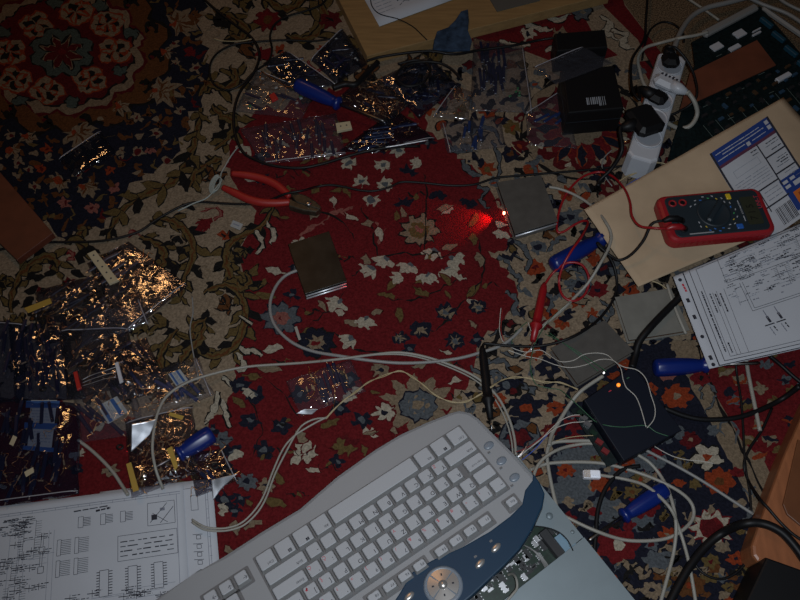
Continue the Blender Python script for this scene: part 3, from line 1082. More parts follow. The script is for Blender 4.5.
kb = thing('keyboard', 'grey upside-down computer keyboard with a petrol blue edge at the bottom of the photo', 'keyboard')
kb.matrix_world = Matrix.Translation(KT) @ KR.to_4x4()
ZC = -0.0065
near = [K(u, v, ZC - .0045) for u, v in ((472, 597), (487.5, 582.5), (505, 566), (520, 550), (532.5, 530), (542.5, 507.5), (544.5, 495), (539.5, 484), (533, 475), (514, 454), (494.5, 435), (479, 419), (470, 413), (459.5, 411), (451, 413), (426, 423), (400, 435), (375, 450), (337, 477), (300, 509), (262, 532), (225, 556), (200, 572))]
yl = near[-1][1]
outl = near + [(0.34, yl - .001), (0.42, yl), (0.452, yl + .012), (0.460, yl + .04), (0.460, 0.10), (0.44, 0.145), (0.34, 0.168), (0.28, 0.180)]
c = MB()
c.prism(outl, -0.0162, ZC, 0, 0.0055)
c.obj('keyboard_case', M['kb_case'], kb, world=False)
b = MB()
inner = [K(u, v, ZC + .001) for u, v in ((532.5, 480), (525, 490), (522, 504), (510, 516), (490, 531), (462, 547), (432, 560), (412, 572), (400, 592))]
outer_i = near[:9]
inn = inner + [(0.215, 0.142), (0.30, 0.148), (0.36, 0.150)]
poly = list(reversed(outer_i)) + [(0.28, 0.180), (0.34, 0.168), (0.40, 0.155)]
cen = Vector((0.1, 0.12))
poly = [((p[0]), (p[1])) for p in poly]
b.prism(poly + list(reversed(inn)), -0.0150, ZC + 0.0012, 0, 0.0016)
b.obj('blue_trim', M['kb_blue'], kb, world=False)['label'] = 'petrol blue curved trim'


def rrect(x0, y0, x1, y1, r, n=4):
    out = []
    for cx, cy, a0 in ((x1 - r, y1 - r, 0), (x0 + r, y1 - r, 90), (x0 + r, y0 + r, 180), (x1 - r, y0 + r, 270)):
        for k in range(n + 1):
            a = math.radians(a0 + 90 * k / n)
            out.append((cx + r * math.cos(a), cy + r * math.sin(a)))
    return out


wl = MB()
WELLS = [(0, -.25, 15, 5), (0, 5.45, .9, 6.25), (1.95, 5.45, 6.1, 6.25), (6.55, 5.45, 10.7, 6.25), (15.55, -.05, 18.6, .95), (16.55, .9, 17.6, 1.9), (15.55, 2.6, 18.6, 4.8)]
for x0, y0, x1, y1 in WELLS:
    wl.prism(rrect(x0 * U - .0012, y0 * U - .0012, x1 * U + .0012, y1 * U + .0012, .0015), ZC - .001, ZC + .0006)
wl.obj('key_well', M['kb_well'], kb, world=False)['label'] = 'dark grey recess around the keys'


def keycap(x, y, w, h=1.0, txt='', red='', size=.0070):
    mb = MB()
    cx, cy = (x + w / 2) * U, (y + h / 2) * U
    hw, hh = w * U / 2, h * U / 2
    z0, z1 = ZC, 0.0
    a, t = .0006, .0021
    rb = rrect(cx - hw + a, cy - hh + a, cx + hw - a, cy + hh - a, .0012, 2)
    rm = rrect(cx - hw + t, cy - hh + t, cx + hw - t, cy + hh - t - .0003, .0018, 2)
    ri = rrect(cx - hw + t + .0008, cy - hh + t + .0008, cx + hw - t - .0008, cy + hh - t - .0011, .0016, 2)
    n = len(rb)
    vs = [(p[0], p[1], z0) for p in rb] + [(p[0], p[1], z1 - .0006) for p in rm] + [(p[0], p[1], z1) for p in ri]
    for k in range(2):
        mb.add([], [], 0)
    fs = []
    for L in range(2):
        for i in range(n):
            j = (i + 1) % n
            fs.append((L * n + i, L * n + j, L * n + n + j, L * n + n + i))
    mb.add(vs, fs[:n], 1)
    o = len(mb.v) - len(vs)
    for f in fs[n:]:
        mb.f.append([o + i for i in f]); mb.m.append(0); mb.sm.append(False)
    mb.f.append([o + 2 * n + i for i in range(n)]); mb.m.append(0); mb.sm.append(False)
    if txt:
        add_text(mb, txt, (cx - hw + t + .0012 + size * .30 * len(txt), cy + hh - t - .0044, z1 + .0001), (size, 0, 0), (0, size, 0), 2)
    if red:
        add_text(mb, red, (cx + hw - t - .0030, cy - hh + t + .0032, z1 + .0001), (.0058, 0, 0), (0, .0058, 0), 3)
    return mb.obj('keycap', [M['kb_key'], M['kb_side'], M['ink'], M['ink_red']], kb, world=False)


x = 0
for i, (w_, t_) in enumerate(((1.25, 'Ctrl'), (1.25, '⊞'), (1.25, 'Alt'), (6.25, ''), (1.25, 'Alt'), (1.25, '⊞'), (1.25, '≡'), (1.25, 'Ctrl'))):
    o = keycap(x, -.25, w_, 1.25, t_ if len(t_) != 1 else '', '', .0046)
    if len(t_) == 1:
        mb = MB()
        for q_ in range(4 if t_ == '⊞' else 3):
            if t_ == '⊞':
                mb.box(((x + .42) * U + (q_ % 2) * .0021, .66 * U + (q_ // 2) * .0019, .0002), (.0018, .0016, .0003), 0, .12)
            else:
                mb.box(((x + .42) * U, .62 * U + q_ * .0014, .0002), (.0044, .0008, .0003), 0)
        k_ = mb.obj('key_symbol', M['ink'], o, world=False)
    x += w_
keycap(0, 1, 2.25, 1, 'Shift', '', .0046)
for i, ch in enumerate('YXCVBNM,.-'):
    keycap(2.25 + i, 1, 1, 1, ch, 'Z' if ch == 'Y' else '')
keycap(12.25, 1, 2.75, 1, 'Shift', '', .0046)
keycap(0, 2, 1.5, 1, 'Caps Lock', '', .0036)
for i, ch in enumerate('ASDFGHJKL'):
    keycap(1.75 + i, 2, 1, 1, ch)
keycap(10.75, 2, 1, 1, ';', 'Č')
keycap(11.75, 2, 1, 1, "'", 'Ć')
keycap(12.75, 2, 2.25, 1, 'Enter', '', .0046)
keycap(0, 3, 1.5, 1, '', '')
for i, ch in enumerate('QWERTZUIOP'):
    keycap(1.5 + i, 3, 1, 1, ch, 'Y' if ch == 'Z' else '')
keycap(11.5, 3, 1, 1, '[', 'Š')
keycap(12.5, 3, 1, 1, ']', 'Đ')
keycap(13.5, 3, 1.5, 1, '\\', '')
keycap(0, 4, 1, 1, '~', '')
for i, ch in enumerate('1234567890'):
    keycap(1 + i, 4, 1, 1, ch, '!"#$%&/()='[i], .0062)
keycap(11, 4, 1, 1, "'", '?')
keycap(12, 4, 1, 1, '+', '*')
keycap(13, 4, 2, 1, '', '')
keycap(0.05, 5.5, .85, .72, 'Esc', '', .0042)
for i in range(4):
    keycap(2.0 + i * 1.03, 5.5, .95, .72, 'F%d' % (i + 1), '', .0046)
    keycap(6.6 + i * 1.03, 5.5, .95, .72, 'F%d' % (i + 5), '', .0046)
for i, ch in enumerate('←↓→'):
    keycap(15.6 + i, 0, .96, .92, ch)
keycap(16.6, .95, .96, .92, '↑')
for i in range(3):
    keycap(15.6 + i, 2.65, .96, 1)
    keycap(15.6 + i, 3.68, .96, 1)


def kb_oval(u, v, rx, ry, name, m, h=.0022, ang=0, lab=None):
    x_, y_ = K(u, v, ZC + h)
    mb = MB()
    n = 20
    R_ = Matrix.Rotation(ang, 3, 'Z')
    prof = ((1.0, 0), (1.0, h * .5), (.85, h * .85), (.5, h), (.05, h * 1.02))
    vs = [R_ @ Vector((rx * f * math.cos(2 * PI * k / n), ry * f * math.sin(2 * PI * k / n), 0)) + Vector((x_, y_, ZC + zz)) for f, zz in prof for k in range(n)]
    mb.add(vs, [(i * n + k, i * n + (k + 1) % n, (i + 1) * n + (k + 1) % n, (i + 1) * n + k) for i in range(4) for k in range(n)] + [tuple(4 * n + k for k in range(n))], 0, True)
    o = mb.obj(name, m, kb, world=False)
    if lab:
        o['label'] = lab


for u, v in ((488.7, 444.8), (501.5, 460.2), (514.5, 476.8)):
    kb_oval(u, v, .0066, .0048, 'hot_button', M['kb_btn'])
for u, v in ((496, 547), (480, 563), (409, 596)):
    kb_oval(u, v, .0068, .0036, 'media_button', M['kb_silver'], .0035, .2, 'silver oval button')
kx, ky = K(443, 585, ZC + .004)
d = MB()
d.lathe([(.0215, 0), (.0215, .002), (.019, .0034), (.018, .0026)], (kx, ky, ZC), n=32)
d.obj('pad_ring', M['kb_btn'], kb, world=False)
for q in range(4):
    e = MB()
    vs, n = [], 8
    a0 = PI / 2 * q + .05 + .35
    for r_, zz in ((.003, .0045), (.0172, .0034), (.0176, .0015)):
        for k in range(n + 1):
            a = a0 + (PI / 2 - .1) * k / n
            vs.append((kx + r_ * math.cos(a), ky + r_ * math.sin(a), ZC + zz + .001))
    e.add(vs, [(i * (n + 1) + k + 1, i * (n + 1) + k, (i + 1) * (n + 1) + k, (i + 1) * (n + 1) + k + 1) for i in range(2) for k in range(n)], 0)
    e.f = [list(reversed(f)) for f in e.f]
    a = a0 + PI / 4 - .05
    e.box((kx + .011 * math.cos(a), ky + .011 * math.sin(a), ZC + .0053), (.0024, .0016, .0004), 1, a)
    e.obj('pad_quarter', [M['kb_silver'], M['ink']], kb, world=False)
e = MB()
e.lathe([(.0052, .004), (.005, .0062), (.003, .0078), (.0005, .0082)], (kx, ky, ZC), n=16)
e.obj('pad_centre', M['kb_silver'], kb, world=False)
for u, v in ((489, 453), (501, 468.5), (512, 486), (491, 541.5), (475.5, 557)):
    x_, y_ = K(u, v, ZC)
    s_ = MB()
    s_.box((x_, y_, ZC + .0014), (.0034, .0024, .0003), 0)
    s_.obj('button_icon', M['kb_well'], kb, world=False)
for xx in (.02, .40):
    f_ = MB()
    f_.box((xx, .118, -.0195), (.022, .012, .0075), 0, bev=.001)
    f_.obj('foot', M['kb_well'], kb, world=False)

# ================================================================== opened metal drive under the keyboard
HT = 0.0255
A_, B_ = P(517, 455, HT), P(634, 600, HT)
ex = (B_ - A_); ex.z = 0; ex.normalize()
ey = Vector((ex.y, -ex.x, 0))     # towards the lower left of the photo
if ey.x > 0:
    ey = -ey
dr = thing('drive_unit', 'opened pale metal drive case with its green board showing, half under the keyboard', 'drive', (A_.x, A_.y, 0))
M['zinc'] = mat('pale_zinc_sheet', (0.185, 0.225, 0.245), 0.5, 0.3, var=0.04, vscale=40)
LW, LL = 0.150, 0.30


def D(a, b_, z):
    return Vector((A_.x, A_.y, 0)) + ex * a + ey * b_ + Vector((0, 0, z))


def da(u, v, z=HT):
    p = P(u, v, z) - Vector((A_.x, A_.y, 0))
    return p.dot(ex), p.dot(ey)


def dslab(mb, pts, z0, z1, m=0):
    w_ = [D(a, b_, 0) for a, b_ in pts]
    mb.prism([(p.x, p.y) for p in w_], z0, z1, m)


sa = da(583.5, 538)[0]          # where the cover begins
t = MB()
dslab(t, [(0, 0), (LL, 0), (LL, LW), (0, LW)], 0.001, 0.0025)
for q in ([(0, 0), (LL, 0), (LL, .0012), (0, .0012)], [(0, LW - .0012), (LL, LW - .0012), (LL, LW), (0, LW)], [(0, .0012), (.0012, .0012), (.0012, LW - .0012), (0, LW - .0012)], [(LL - .0012, .0012), (LL, .0012), (LL, LW - .0012), (LL - .0012, LW - .0012)]):
    dslab(t, q, .0025, HT - .0012)
t.obj('drive_tray', M['zinc'], dr)
t = MB()
arc = [da(u, v) for u, v in ((572, 549), (568, 541), (560, 533), (548, 528), (534, 526))]
dslab(t, [(0, 0), (sa - .001, 0)] + [(sa - .001, arc[0][1])] + [(min(a, sa - .002), b_) for a, b_ in arc] + [(0, arc[-1][1])], HT - .0012, HT)
for u, v in ((549.5, 516), (572.5, 532)):
    a, b_ = da(u, v)
    p = D(a, b_, HT)
    t.lathe([(.0042 if u < 560 else .0024, 0), (.004 if u < 560 else .0022, .0008), (.0005, .0009)], p, n=14)
t.obj('drive_frame', M['zinc'], dr)
t = MB()
dslab(t, [(sa, -.0006), (LL, -.0006), (LL, LW), (sa, LW)], HT - .0012, HT + .0004)
t.obj('drive_cover', M['zinc'], dr)
t = MB()
dslab(t, [(.004, .012), (sa + .03, .012), (sa + .03, LW - .004), (.004, LW - .004)], .006, .0076)
t.obj('circuit_board', M['pcb'], dr)
for i in range(88):
    f_, g_ = rnd.random(), rnd.random()
    a, b_ = da(468 + 104 * f_ - 10 * g_, 592 - 58 * f_ + 40 * (g_ - .4), .0076)
    if not (.006 < a < sa - .002 and .014 < b_ < LW - .006):
        continue
    sx, sy = rnd.choice([(.004, .003), (.003, .006), (.008, .005), (.002, .002), (.012, .006)])
    mb = MB()
    p = D(a, b_, .0076)
    ang = math.atan2(ex.y, ex.x)
    h = rnd.choice([.0012, .002, .003])
    mb.box(p + Vector((0, 0, h / 2)), (sx, sy, h), 0, ang)
    for k in (-1, 1):
        for j in range(3):
            q = Matrix.Rotation(ang, 3, 'Z') @ Vector(((j - 1) * sx * .3, k * sy * .58, 0))
            mb.box(p + q + Vector((0, 0, .0004)), (sx * .12, sy * .2, .0006), 1, ang)
    mb.obj('chip', [M['chip'] if rnd.random() < .75 else M['solder'], M['solder']], dr)
a, b_ = da(556, 545)
mb = MB()
mb.box(D(a, b_, .014), (.045, .012, .010), 0, math.atan2(ex.y, ex.x), bev=.001)
mb.obj('ribbon_socket', M['chip'], dr)
mb = MB()
mb.tube(spline([D(*da(u, v), HT + .0006) for u, v in ((573, 551), (568, 541), (560, 533), (548, 528), (534, 526))], 5), .0007, 0, 6)
mb.obj('frame_edge', M['black'], dr)
mb = MB()
for k in range(8):
    q = [D(*da(u + k * .9, v + k * .6, .02), zz) for u, v, zz in ((524, 545, .019), (532, 550, .0225), (541, 560, .020), (548, 570, .012))]
    mb.tube(spline(q), .00075, 0, 6)
mb.obj('ribbon_cable', M['grey_cable'], dr)
mb = MB()
mb.box(D(*da(566, 540), .0205), (.020, .016, .0012), 0, math.atan2(ex.y, ex.x))
mb.obj('shield_plate', mat('pale_blue_plastic', (0.16, 0.26, 0.34), 0.4), dr)
cable('white_wire_loop', 'thin white wire curling out of the opened drive beside its cover', [(508, 575, .013), (512, 574, .02), (516, 578, .029), (517, 588, .029), (512, 595, .029), (506, 602, .027)], .0015, M['white_cable'], cat='wire')

# ================================================================== wooden boards
wb = MB()
zb = .020
wb.prism([(p.x, p.y) for p in (P(322, -34, zb), P(367, 56, zb), P(610, -6, zb), P(600, -60, zb))], 0.0006, zb, 0, .0012)
tag(wb.obj('wooden_board', M['wood']), 'light wooden board lying at the top edge with a printed sheet on it', 'board')
wb = MB()
zb = .016
wb.prism([(p.x, p.y) for p in (P(-40, 140, zb), P(0, 172, zb), P(53, 233, zb), P(17, 260, zb), P(-40, 205, zb))], 0.0048, zb, 0, .001)
tag(wb.obj('brown_board', M['brown_board']), 'dark red-brown flat board poking in at the left edge', 'board')
gb = MB()
gb.prism([(p.x, p.y) for p in (P(488, -4, .022), P(497, 11, .022), P(540, 0, .022), P(534, -14, .022))], 0.0203, .022)
tag(gb.obj('grey_card', mat('grey_card', (0.075, 0.07, 0.06), .8)), 'small grey card lying on the light wooden board', 'card')
# orange wooden furniture base with a rounded corner
fw = thing('wooden_platform', 'orange-brown wooden furniture base with a rounded corner at the right edge', 'furniture', P(790, 500, 0))
zb = .036
pts = [P(u, v, zb) for u, v in ((816, 384), (784, 456), (757, 530), (752, 545), (753, 555), (758, 561.5), (766, 561.8), (860, 592), (900, 500), (880, 380))]
mb = MB()
mb.prism([(p.x, p.y) for p in pts], .0006, zb, 0, .004)
mb.obj('base_panel', M['orange_wood'], fw)
mb = MB()
pts = [P(u, v, zb) for u, v in ((797, 440), (782, 505), (786, 515), (840, 560), (860, 470))]
mb.prism([(p.x, p.y) for p in pts], zb - .001, zb + .003, 0, .001)
mb.obj('upper_step', mat('darker_brown_wood', (0.12, 0.042, 0.016), .45, var=.15, vscale=25), fw)
# black box in the lower right corner
mb = MB()
zb = .055
mb.prism([(p.x, p.y) for p in (P(767, 557, zb), P(728, 640, zb), P(900, 680, zb), P(860, 590, zb))], .0006, zb, 0, .003)
tag(mb.obj('black_box', M['black']), 'matte black box in the bottom right corner against the orange wooden base', 'box')

# ================================================================== metal modules
M['module'] = mat('brushed_grey_metal', (0.085, 0.080, 0.073), 0.5, 0.3, var=0.12, vscale=70)
M['module_dark'] = mat('dark_bronze_metal', (0.017, 0.0165, 0.0145), 0.42, 0.5, var=0.35, vscale=50)
M['module_pale'] = mat('pale_grey_metal', (0.185, 0.182, 0.162), 0.5, 0.25, var=0.10, vscale=60)
M['rust'] = mat('brown_edge', (0.10, 0.045, 0.02), .6)


def module(px, h, m, label, rails=2, edge=None, zb=0.0):
    top = [P(u, v, zb + h) for u, v in px]
    c_ = sum(top, Vector()) / 4
    root = thing('metal_module', label, 'metal module', (c_.x, c_.y, zb + .0003), group='flat square metal modules with cables')
    inn = [c_ + (p - c_) * .93 for p in top]
    mb = MB()
    mb.prism([(p.x, p.y) for p in inn], zb + .0006, zb + h - .0014)
    mb.obj('module_body', edge or M['black'], root)
    mb = MB()
    mb.prism([(p.x, p.y) for p in top], zb + h - .0015, zb + h, 0, .0006)
    mb.obj('lid', m, root)
    mb = MB()
    mb.prism([(p.x, p.y) for p in top], zb + .0005, zb + .0022, 0, .0005)
    mb.obj('base_plate', m, root)
    # rails along the near edge (third to fourth corner)
    a, b2 = top[2], top[3]
    n = Vector((0, -1, 0))
    for k in range(rails):
        zz = zb + h * (.72 - .42 * k)
        mb = MB()
        q = [a.lerp(b2, .02), a.lerp(b2, .98)]
        q = [Vector((p.x, p.y - .0012, zz)) for p in q]
        mb.tube(q, .0013, 0, 8)
        mb.obj('rail', M['bright'], root)
    return root, top


r1, t1 = module([(288, 244), (329, 231), (347, 281), (305, 294)], .016, M['module_dark'], 'dark bronze square metal module left of centre on the red field with bright near rails', 2)
r2, t2 = module([(497, 182), (541, 175), (558, 221), (515, 234)], .016, M['module'], 'grey square metal module with a glowing red light on its left side', 1)
r3, t3 = module([(615, 297), (671, 288), (690, 330), (629, 340)], .012, M['module_pale'], 'pale grey metal module under a black cable, half beneath the punched sleeve', 0, M['rust'])
r4, t4 = module([(551, 348), (604.5, 320), (634, 351), (578, 384)], .014, M['module'], 'dull grey metal module with white wires across it, next to the navy box', 0, M['rust'])
p = t2[0].lerp(t2[3], .56)
lp = Vector((p.x - .0035, p.y, .0105))
mb = MB()
mb.lathe([(.0015, -.002), (.0017, .0), (.0014, .0012), (.0004, .0018)], lp, n=12)
mb.obj('status_light', mat('lit_red_led', (0.9, 0.05, 0.03), .3, emit=(1.0, 0.10, 0.06), estr=40), r2)['label'] = 'glowing red light'
light('red_led_glow', 'SPOT', lp + Vector((-.005, 0, .002)), 0.42, (1.0, 0.02, 0.02), lp + Vector((-.06, -.010, -.0085)), spot_size=math.radians(70), spot_blend=.6, shadow_soft_size=.002)

# ================================================================== navy project box
zb = .028
top = [P(u, v, zb) for u, v in ((584, 400), (633, 366), (682, 430), (624, 461))]
c_ = sum(top, Vector()) / 4
nb = thing('project_box', 'dark navy plastic box with a lit orange light and white wires over it', 'electronics box', (c_.x, c_.y, .0004))
M['navy_plastic'] = mat('navy_plastic', (0.003, 0.005, 0.012), .5, spec=.3)
mb = MB()
mb.prism([(p.x, p.y) for p in top], zb - .004, zb, 0, .0015)
mb.obj('box_lid', M['navy_plastic'], nb)
mb = MB()
mb.prism([((c_ + (p - c_) * .97).x, (c_ + (p - c_) * .97).y) for p in top], .0006, zb - .004)
mb.obj('box_base', M['navy_plastic'], nb)
mb = MB()
q = [top[0], top[0].lerp(top[3], .95), top[0].lerp(top[3], .95) + Vector((-.014, -.005, 0)), top[0] + Vector((-.014, -.005, 0))]
mb.prism([(p.x, p.y) for p in q], .008, .0096)
o = mb.obj('side_board', M['pcb_dark'], nb)
for f in (.12, .2, .3, .45, .6, .75):
    mb = MB()
    p = top[0].lerp(top[3], f) + Vector((-.007, -.002, 0))
    mb.box((p.x, p.y, .0118), (.006, .009, .0045), 0, .9)
    mb.obj('connector', M['solder'] if f in (.2, .3) else M['pcb'] if f < .5 else mat('dull_red_plastic', (.15, .01, .012), .5), nb)
p = P(618.5, 385, zb + .001)
mb = MB()
mb.lathe([(.0024, -.001), (.0024, .0008), (.0018, .0016), (.0005, .002)], p, n=14)
mb.obj('orange_light', mat('lit_orange_led', (0.9, 0.4, 0.05), .3, emit=(1.0, 0.24, 0.02), estr=1.0), nb)['label'] = 'lit orange light'
for u, v, m_ in ((610, 391, M['ink_red']), (628, 378, M['wire_green'])):
    p = P(u, v, zb + .0003)
    mb = MB()
    mb.box(p, (.004, .0012, .0004), 0, .5)
    mb.obj('marking', m_, nb)
p = P(604, 372.6, zb + .001)  # tiny white dot, made bright by emission in its material
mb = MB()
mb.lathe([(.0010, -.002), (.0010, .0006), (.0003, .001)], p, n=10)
mb.obj('white_dot', mat('glowing_white', (.8, .8, .8), .3, emit=(1, 1, 1), estr=2.0), nb)['label'] = 'tiny glowing white dot'

# ================================================================== printed sheets
rs = random.Random(11)


def schematic(s, mb, n_ic=7, n_cross=18, n_line=14, w_=.0004, box=(.06, .06, .94, .94)):
    """chips with pin rows, little transistor crosses, wires and word-like marks"""
    x0, y0, x1, y1 = box
    for i in range(n_line):
        a, b_ = rs.uniform(x0, x1), rs.uniform(y0, y1)
        L = rs.uniform(.06, .3)
        if rs.random() < .5:
            s.line(mb, a, b_, min(x1, a + L), b_, w_, 2)
        else:
            s.line(mb, a, b_, a, min(y1, b_ + L), w_, 2)
    for i in range(n_ic):
        a, b_ = rs.uniform(x0 + .02, x1 - .1), rs.uniform(y0, y1 - .16)
        s.frame(mb, a, b_, a + .045, b_ + .12, w_, 1)
        for k in range(8):
            t_ = b_ + .008 + .0148 * k
            s.line(mb, a - .018, t_, a, t_, w_ * .9, 1)
            s.line(mb, a + .045, t_, a + .068, t_, w_ * .9, 1)
        s.scribble(mb, a, b_ - .012, a + .04, b_ - .012, .001, 1, r=rs, word=(.003, .006))
    for i in range(n_cross):
        a, b_ = rs.uniform(x0, x1 - .06), rs.uniform(y0, y1 - .04)
        s.line(mb, a, b_, a + .045, b_ + .004, .0009, 1)
        s.line(mb, a + .02, b_ - .02, a + .02, b_ + .025, w_ * 1.4, 1)
        s.scribble(mb, a + .028, b_ - .012, a + .058, b_ - .012, .0010, 1, r=rs, word=(.002, .005))
        s.scribble(mb, a + .028, b_ + .014, a + .05, b_ + .014, .0010, 1, r=rs, word=(.002, .005))


# right hand sheet in a punched sleeve
sl = thing('punched_sleeve', 'punched clear sleeve holding a printed circuit diagram at the right edge', 'document sleeve', P(745, 310, 0.024))
ps = Patch([(673, 277, .031), (850, 203, .050), (905, 326, .036), (709, 369, .026)], .0010, 3, 9)
mb = MB()
pap = Patch([ps.at(.055, .0), ps.at(1, 0), ps.at(1, .995), ps.at(.055, .995)], 0, world=True)
pap = ps
mb = MB()
ps.sheet(mb, 0, 26)
mb.obj('sleeve_film', M['paper'], sl)
mb = MB()
ps.line(mb, .052, .0, .052, .995, .0016, 1, .0009)
ps.line(mb, .052, .992, 1, .992, .0012, 1, .0009)
for b_ in (.06, .29, .47, .68, .90, .97):
    p = ps.at(.026, b_)
    mb.lathe([(.0026, .0006), (.0026, .0009)], p, n=14, m=1) if b_ in (.06, .68, .97) else mb.box(p + Vector((0, 0, .0008)), (.0044, .0064, .0004), 1, .25, bev=.0018)
ps.scribble(mb, .03, .11, .034, .20, .003, 3, .0009, .2, rs, (.003, .005))
ps.frame(mb, .12, .02, .99, .93, .0006, 1)
ps.frame(mb, .085, .0, .999, .96, .0009, 1)
for a in (.155, .175, .215):
    ps.line(mb, a, .30, a, .93, .0005, 1)
for a, b0, b1 in ((.105, .25, .88), (.14, .3, .5), (.165, .32, .45), (.19, .33, .52), (.135, .80, .9)):
    ps.scribble(mb, a, b0, a + .002, b1, .0022, 1, .0009, .35, rs, (.002, .005))
ps.frame(mb, .24, .0, 1.0, .26, .0006, 1)
ps.line(mb, .30, .30, .31, .58, .0006, 1); ps.line(mb, .31, .58, 1, .56, .0006, 1)
ps.line(mb, .315, .30, .325, .56, .0006, 1); ps.line(mb, .325, .56, 1, .54, .0006, 1)
schematic(ps, mb, 6, 40, 30, .0004, (.25, .02, .97, .50))
for i in range(210):
    a, b_ = rs.uniform(.22, .95), rs.uniform(.03, .50)
    ps.scribble(mb, a, b_, a + rs.uniform(.01, .05), b_, rs.choice([.0008, .001, .0012, .0018]), rs.choice([1, 1, 2]), .0009, .5, rs, (.0012, .004))
for a, b_ in ((.36, .66), (.42, .655)):
    ps.line(mb, a, b_ - .06, a + .012, b_ + .05, .0014, 2)
    ps.line(mb, a + .006, b_ + .0, a + .014, b_ + .06, .0036, 1)
    ps.line(mb, a - .02, b_ + .08, a + .03, b_ + .075, .0016, 1)
    ps.scribble(mb, a + .0, b_ + .10, a + .012, b_ + .18, .0016, 2, .0009, .4, rs, (.002, .004))
    ps.scribble(mb, a + .02, b_ + .10, a + .03, b_ + .15, .0020, 1, .0009, .4, rs, (.002, .004))
mb.obj('circuit_diagram', [M['paper'], M['ink'], M['ink_grey'], M['ink_red']], sl)

# bottom left: two printed sheets, one over the other
u_ = Patch([(150, 487, .0016), (212, 478.5, .0016), (220, 566, .0016), (226, 640, .0016)], 0)
sh1 = thing('paper_sheet', 'lower printed circuit sheet at bottom left, only its right strip showing', 'paper', P(200, 530, .0004))
s1 = Patch([(100, 492, .0018), (212, 478.5, .0020), (226, 640, .0018), (90, 640, .0018)], .0004, 2, 10)
mb = MB()
s1.sheet(mb, 0, 16)
mb.obj('sheet', M['paper'], sh1)
mb = MB()
for a in (.93, .95):
    s1.line(mb, a, .05, a - .015, .95, .0006, 2)
s1.line(mb, .1, .055, .93, .05, .0005, 1)
for k in range(12):
    s1.line(mb, .93, .08 + k * .06, .95, .08 + k * .06, .0005, 2)
s1.frame(mb, .80, .10, .86, .20, .0005, 1)
for b_ in (.42, .47, .52, .36):
    s1.line(mb, .80, b_, .88, b_, .0006, 1)
    s1.frame(mb, .83, b_ + .006, .865, b_ + .03, .0006, 1)
mb.obj('circuit_diagram', [M['paper'], M['ink'], M['ink_grey']], sh1)
sh2 = thing('paper_sheet', 'large printed circuit sheet in the bottom left corner, lying over another sheet', 'paper', P(90, 550, .0024))
s2 = Patch([(-60, 514, .0040), (183, 483, .0045), (192, 640, .0040), (-90, 690, .0040)], .0006, 5, 8)
mb = MB()
s2.sheet(mb, 0, 26)
mb.obj('sheet', M['paper'], sh2)
mb = MB()
s2.line(mb, .0, .06, .985, .055, .0007, 2)
s2.line(mb, .0, .075, .985, .07, .0005, 2)
for k in range(20):
    s2.line(mb, .05 + k * .047, .06, .05 + k * .047, .075, .0005, 2)
s2.line(mb, .97, .07, .965, .98, .0006, 2)
s2.frame(mb, .85, .11, .96, .26, .0005, 1)
s2.line(mb, .86, .24, .93, .12, .0007, 1); s2.line(mb, .90, .25, .955, .15, .0007, 1); s2.line(mb, .87, .18, .93, .25, .0006, 1)
s2.rect(mb, .865, .19, .888, .225, 1)
s2.rect(mb, .90, .15, .92, .17, 2)
s2.frame(mb, .73, .30, .965, .46, .0005, 1)
for b_ in (.34, .37, .40, .43):
    s2.scribble(mb, .74, b_, .95, b_, .0013, 1, .0008, .8, rs, (.003, .012))
s2.scribble(mb, .55, .10, .70, .09, .0016, 1, .0008, .4, rs, (.003, .01))
s2.scribble(mb, .64, .115, .70, .105, .0026, 1, .0008, .3, rs, (.003, .006))
for a in (.57, .66, .74):
    s2.frame(mb, a, .14, a + .02, .21, .0005, 1)
    for k in range(6):
        s2.line(mb, a + .02, .15 + k * .01, a + .05, .15 + k * .01, .0006, 1)
for a in (.49, .56):
    for b_ in (.27, .40):
        s2.frame(mb, a, b_, a + .015, b_ + .10, .0005, 1)
        for k in range(9):
            s2.line(mb, a + .015, b_ + .006 + k * .011, a + .055, b_ + .006 + k * .011, .0005, 1)
for a in (.66, .77, .87):
    s2.frame(mb, a, .50, a + .035, .66, .0006, 1)
    for k in range(9):
        s2.line(mb, a - .012, .51 + k * .017, a, .51 + k * .017, .0009, 1)
        s2.line(mb, a + .035, .51 + k * .017, a + .05, .51 + k * .017, .0009, 1)
for a, b_ in ((.42, .30), (.42, .42)):
    s2.frame(mb, a, b_, a + .022, b_ + .04, .0006, 1)
    s2.line(mb, a + .005, b_ - .09, a + .005, b_, .0005, 1); s2.line(mb, a + .014, b_ - .09, a + .014, b_, .0005, 1)
for a in (.335, .455, .475, .30):
    s2.line(mb, a, .2, a + .005, .95, .0004, 2)
schematic(s2, mb, 5, 40, 12, .0004, (.22, .12, .48, .95))
schematic(s2, mb, 4, 30, 14, .0004, (.5, .62, .95, .95))
for i in range(60):
    a, b_ = rs.uniform(.22, .36), rs.uniform(.09, .2)
    s2.scribble(mb, a, b_, a + .03, b_, .0009, 1, .0008, .4, rs, (.002, .005))
mb.obj('circuit_diagram', [M['paper'], M['ink'], M['ink_grey']], sh2)

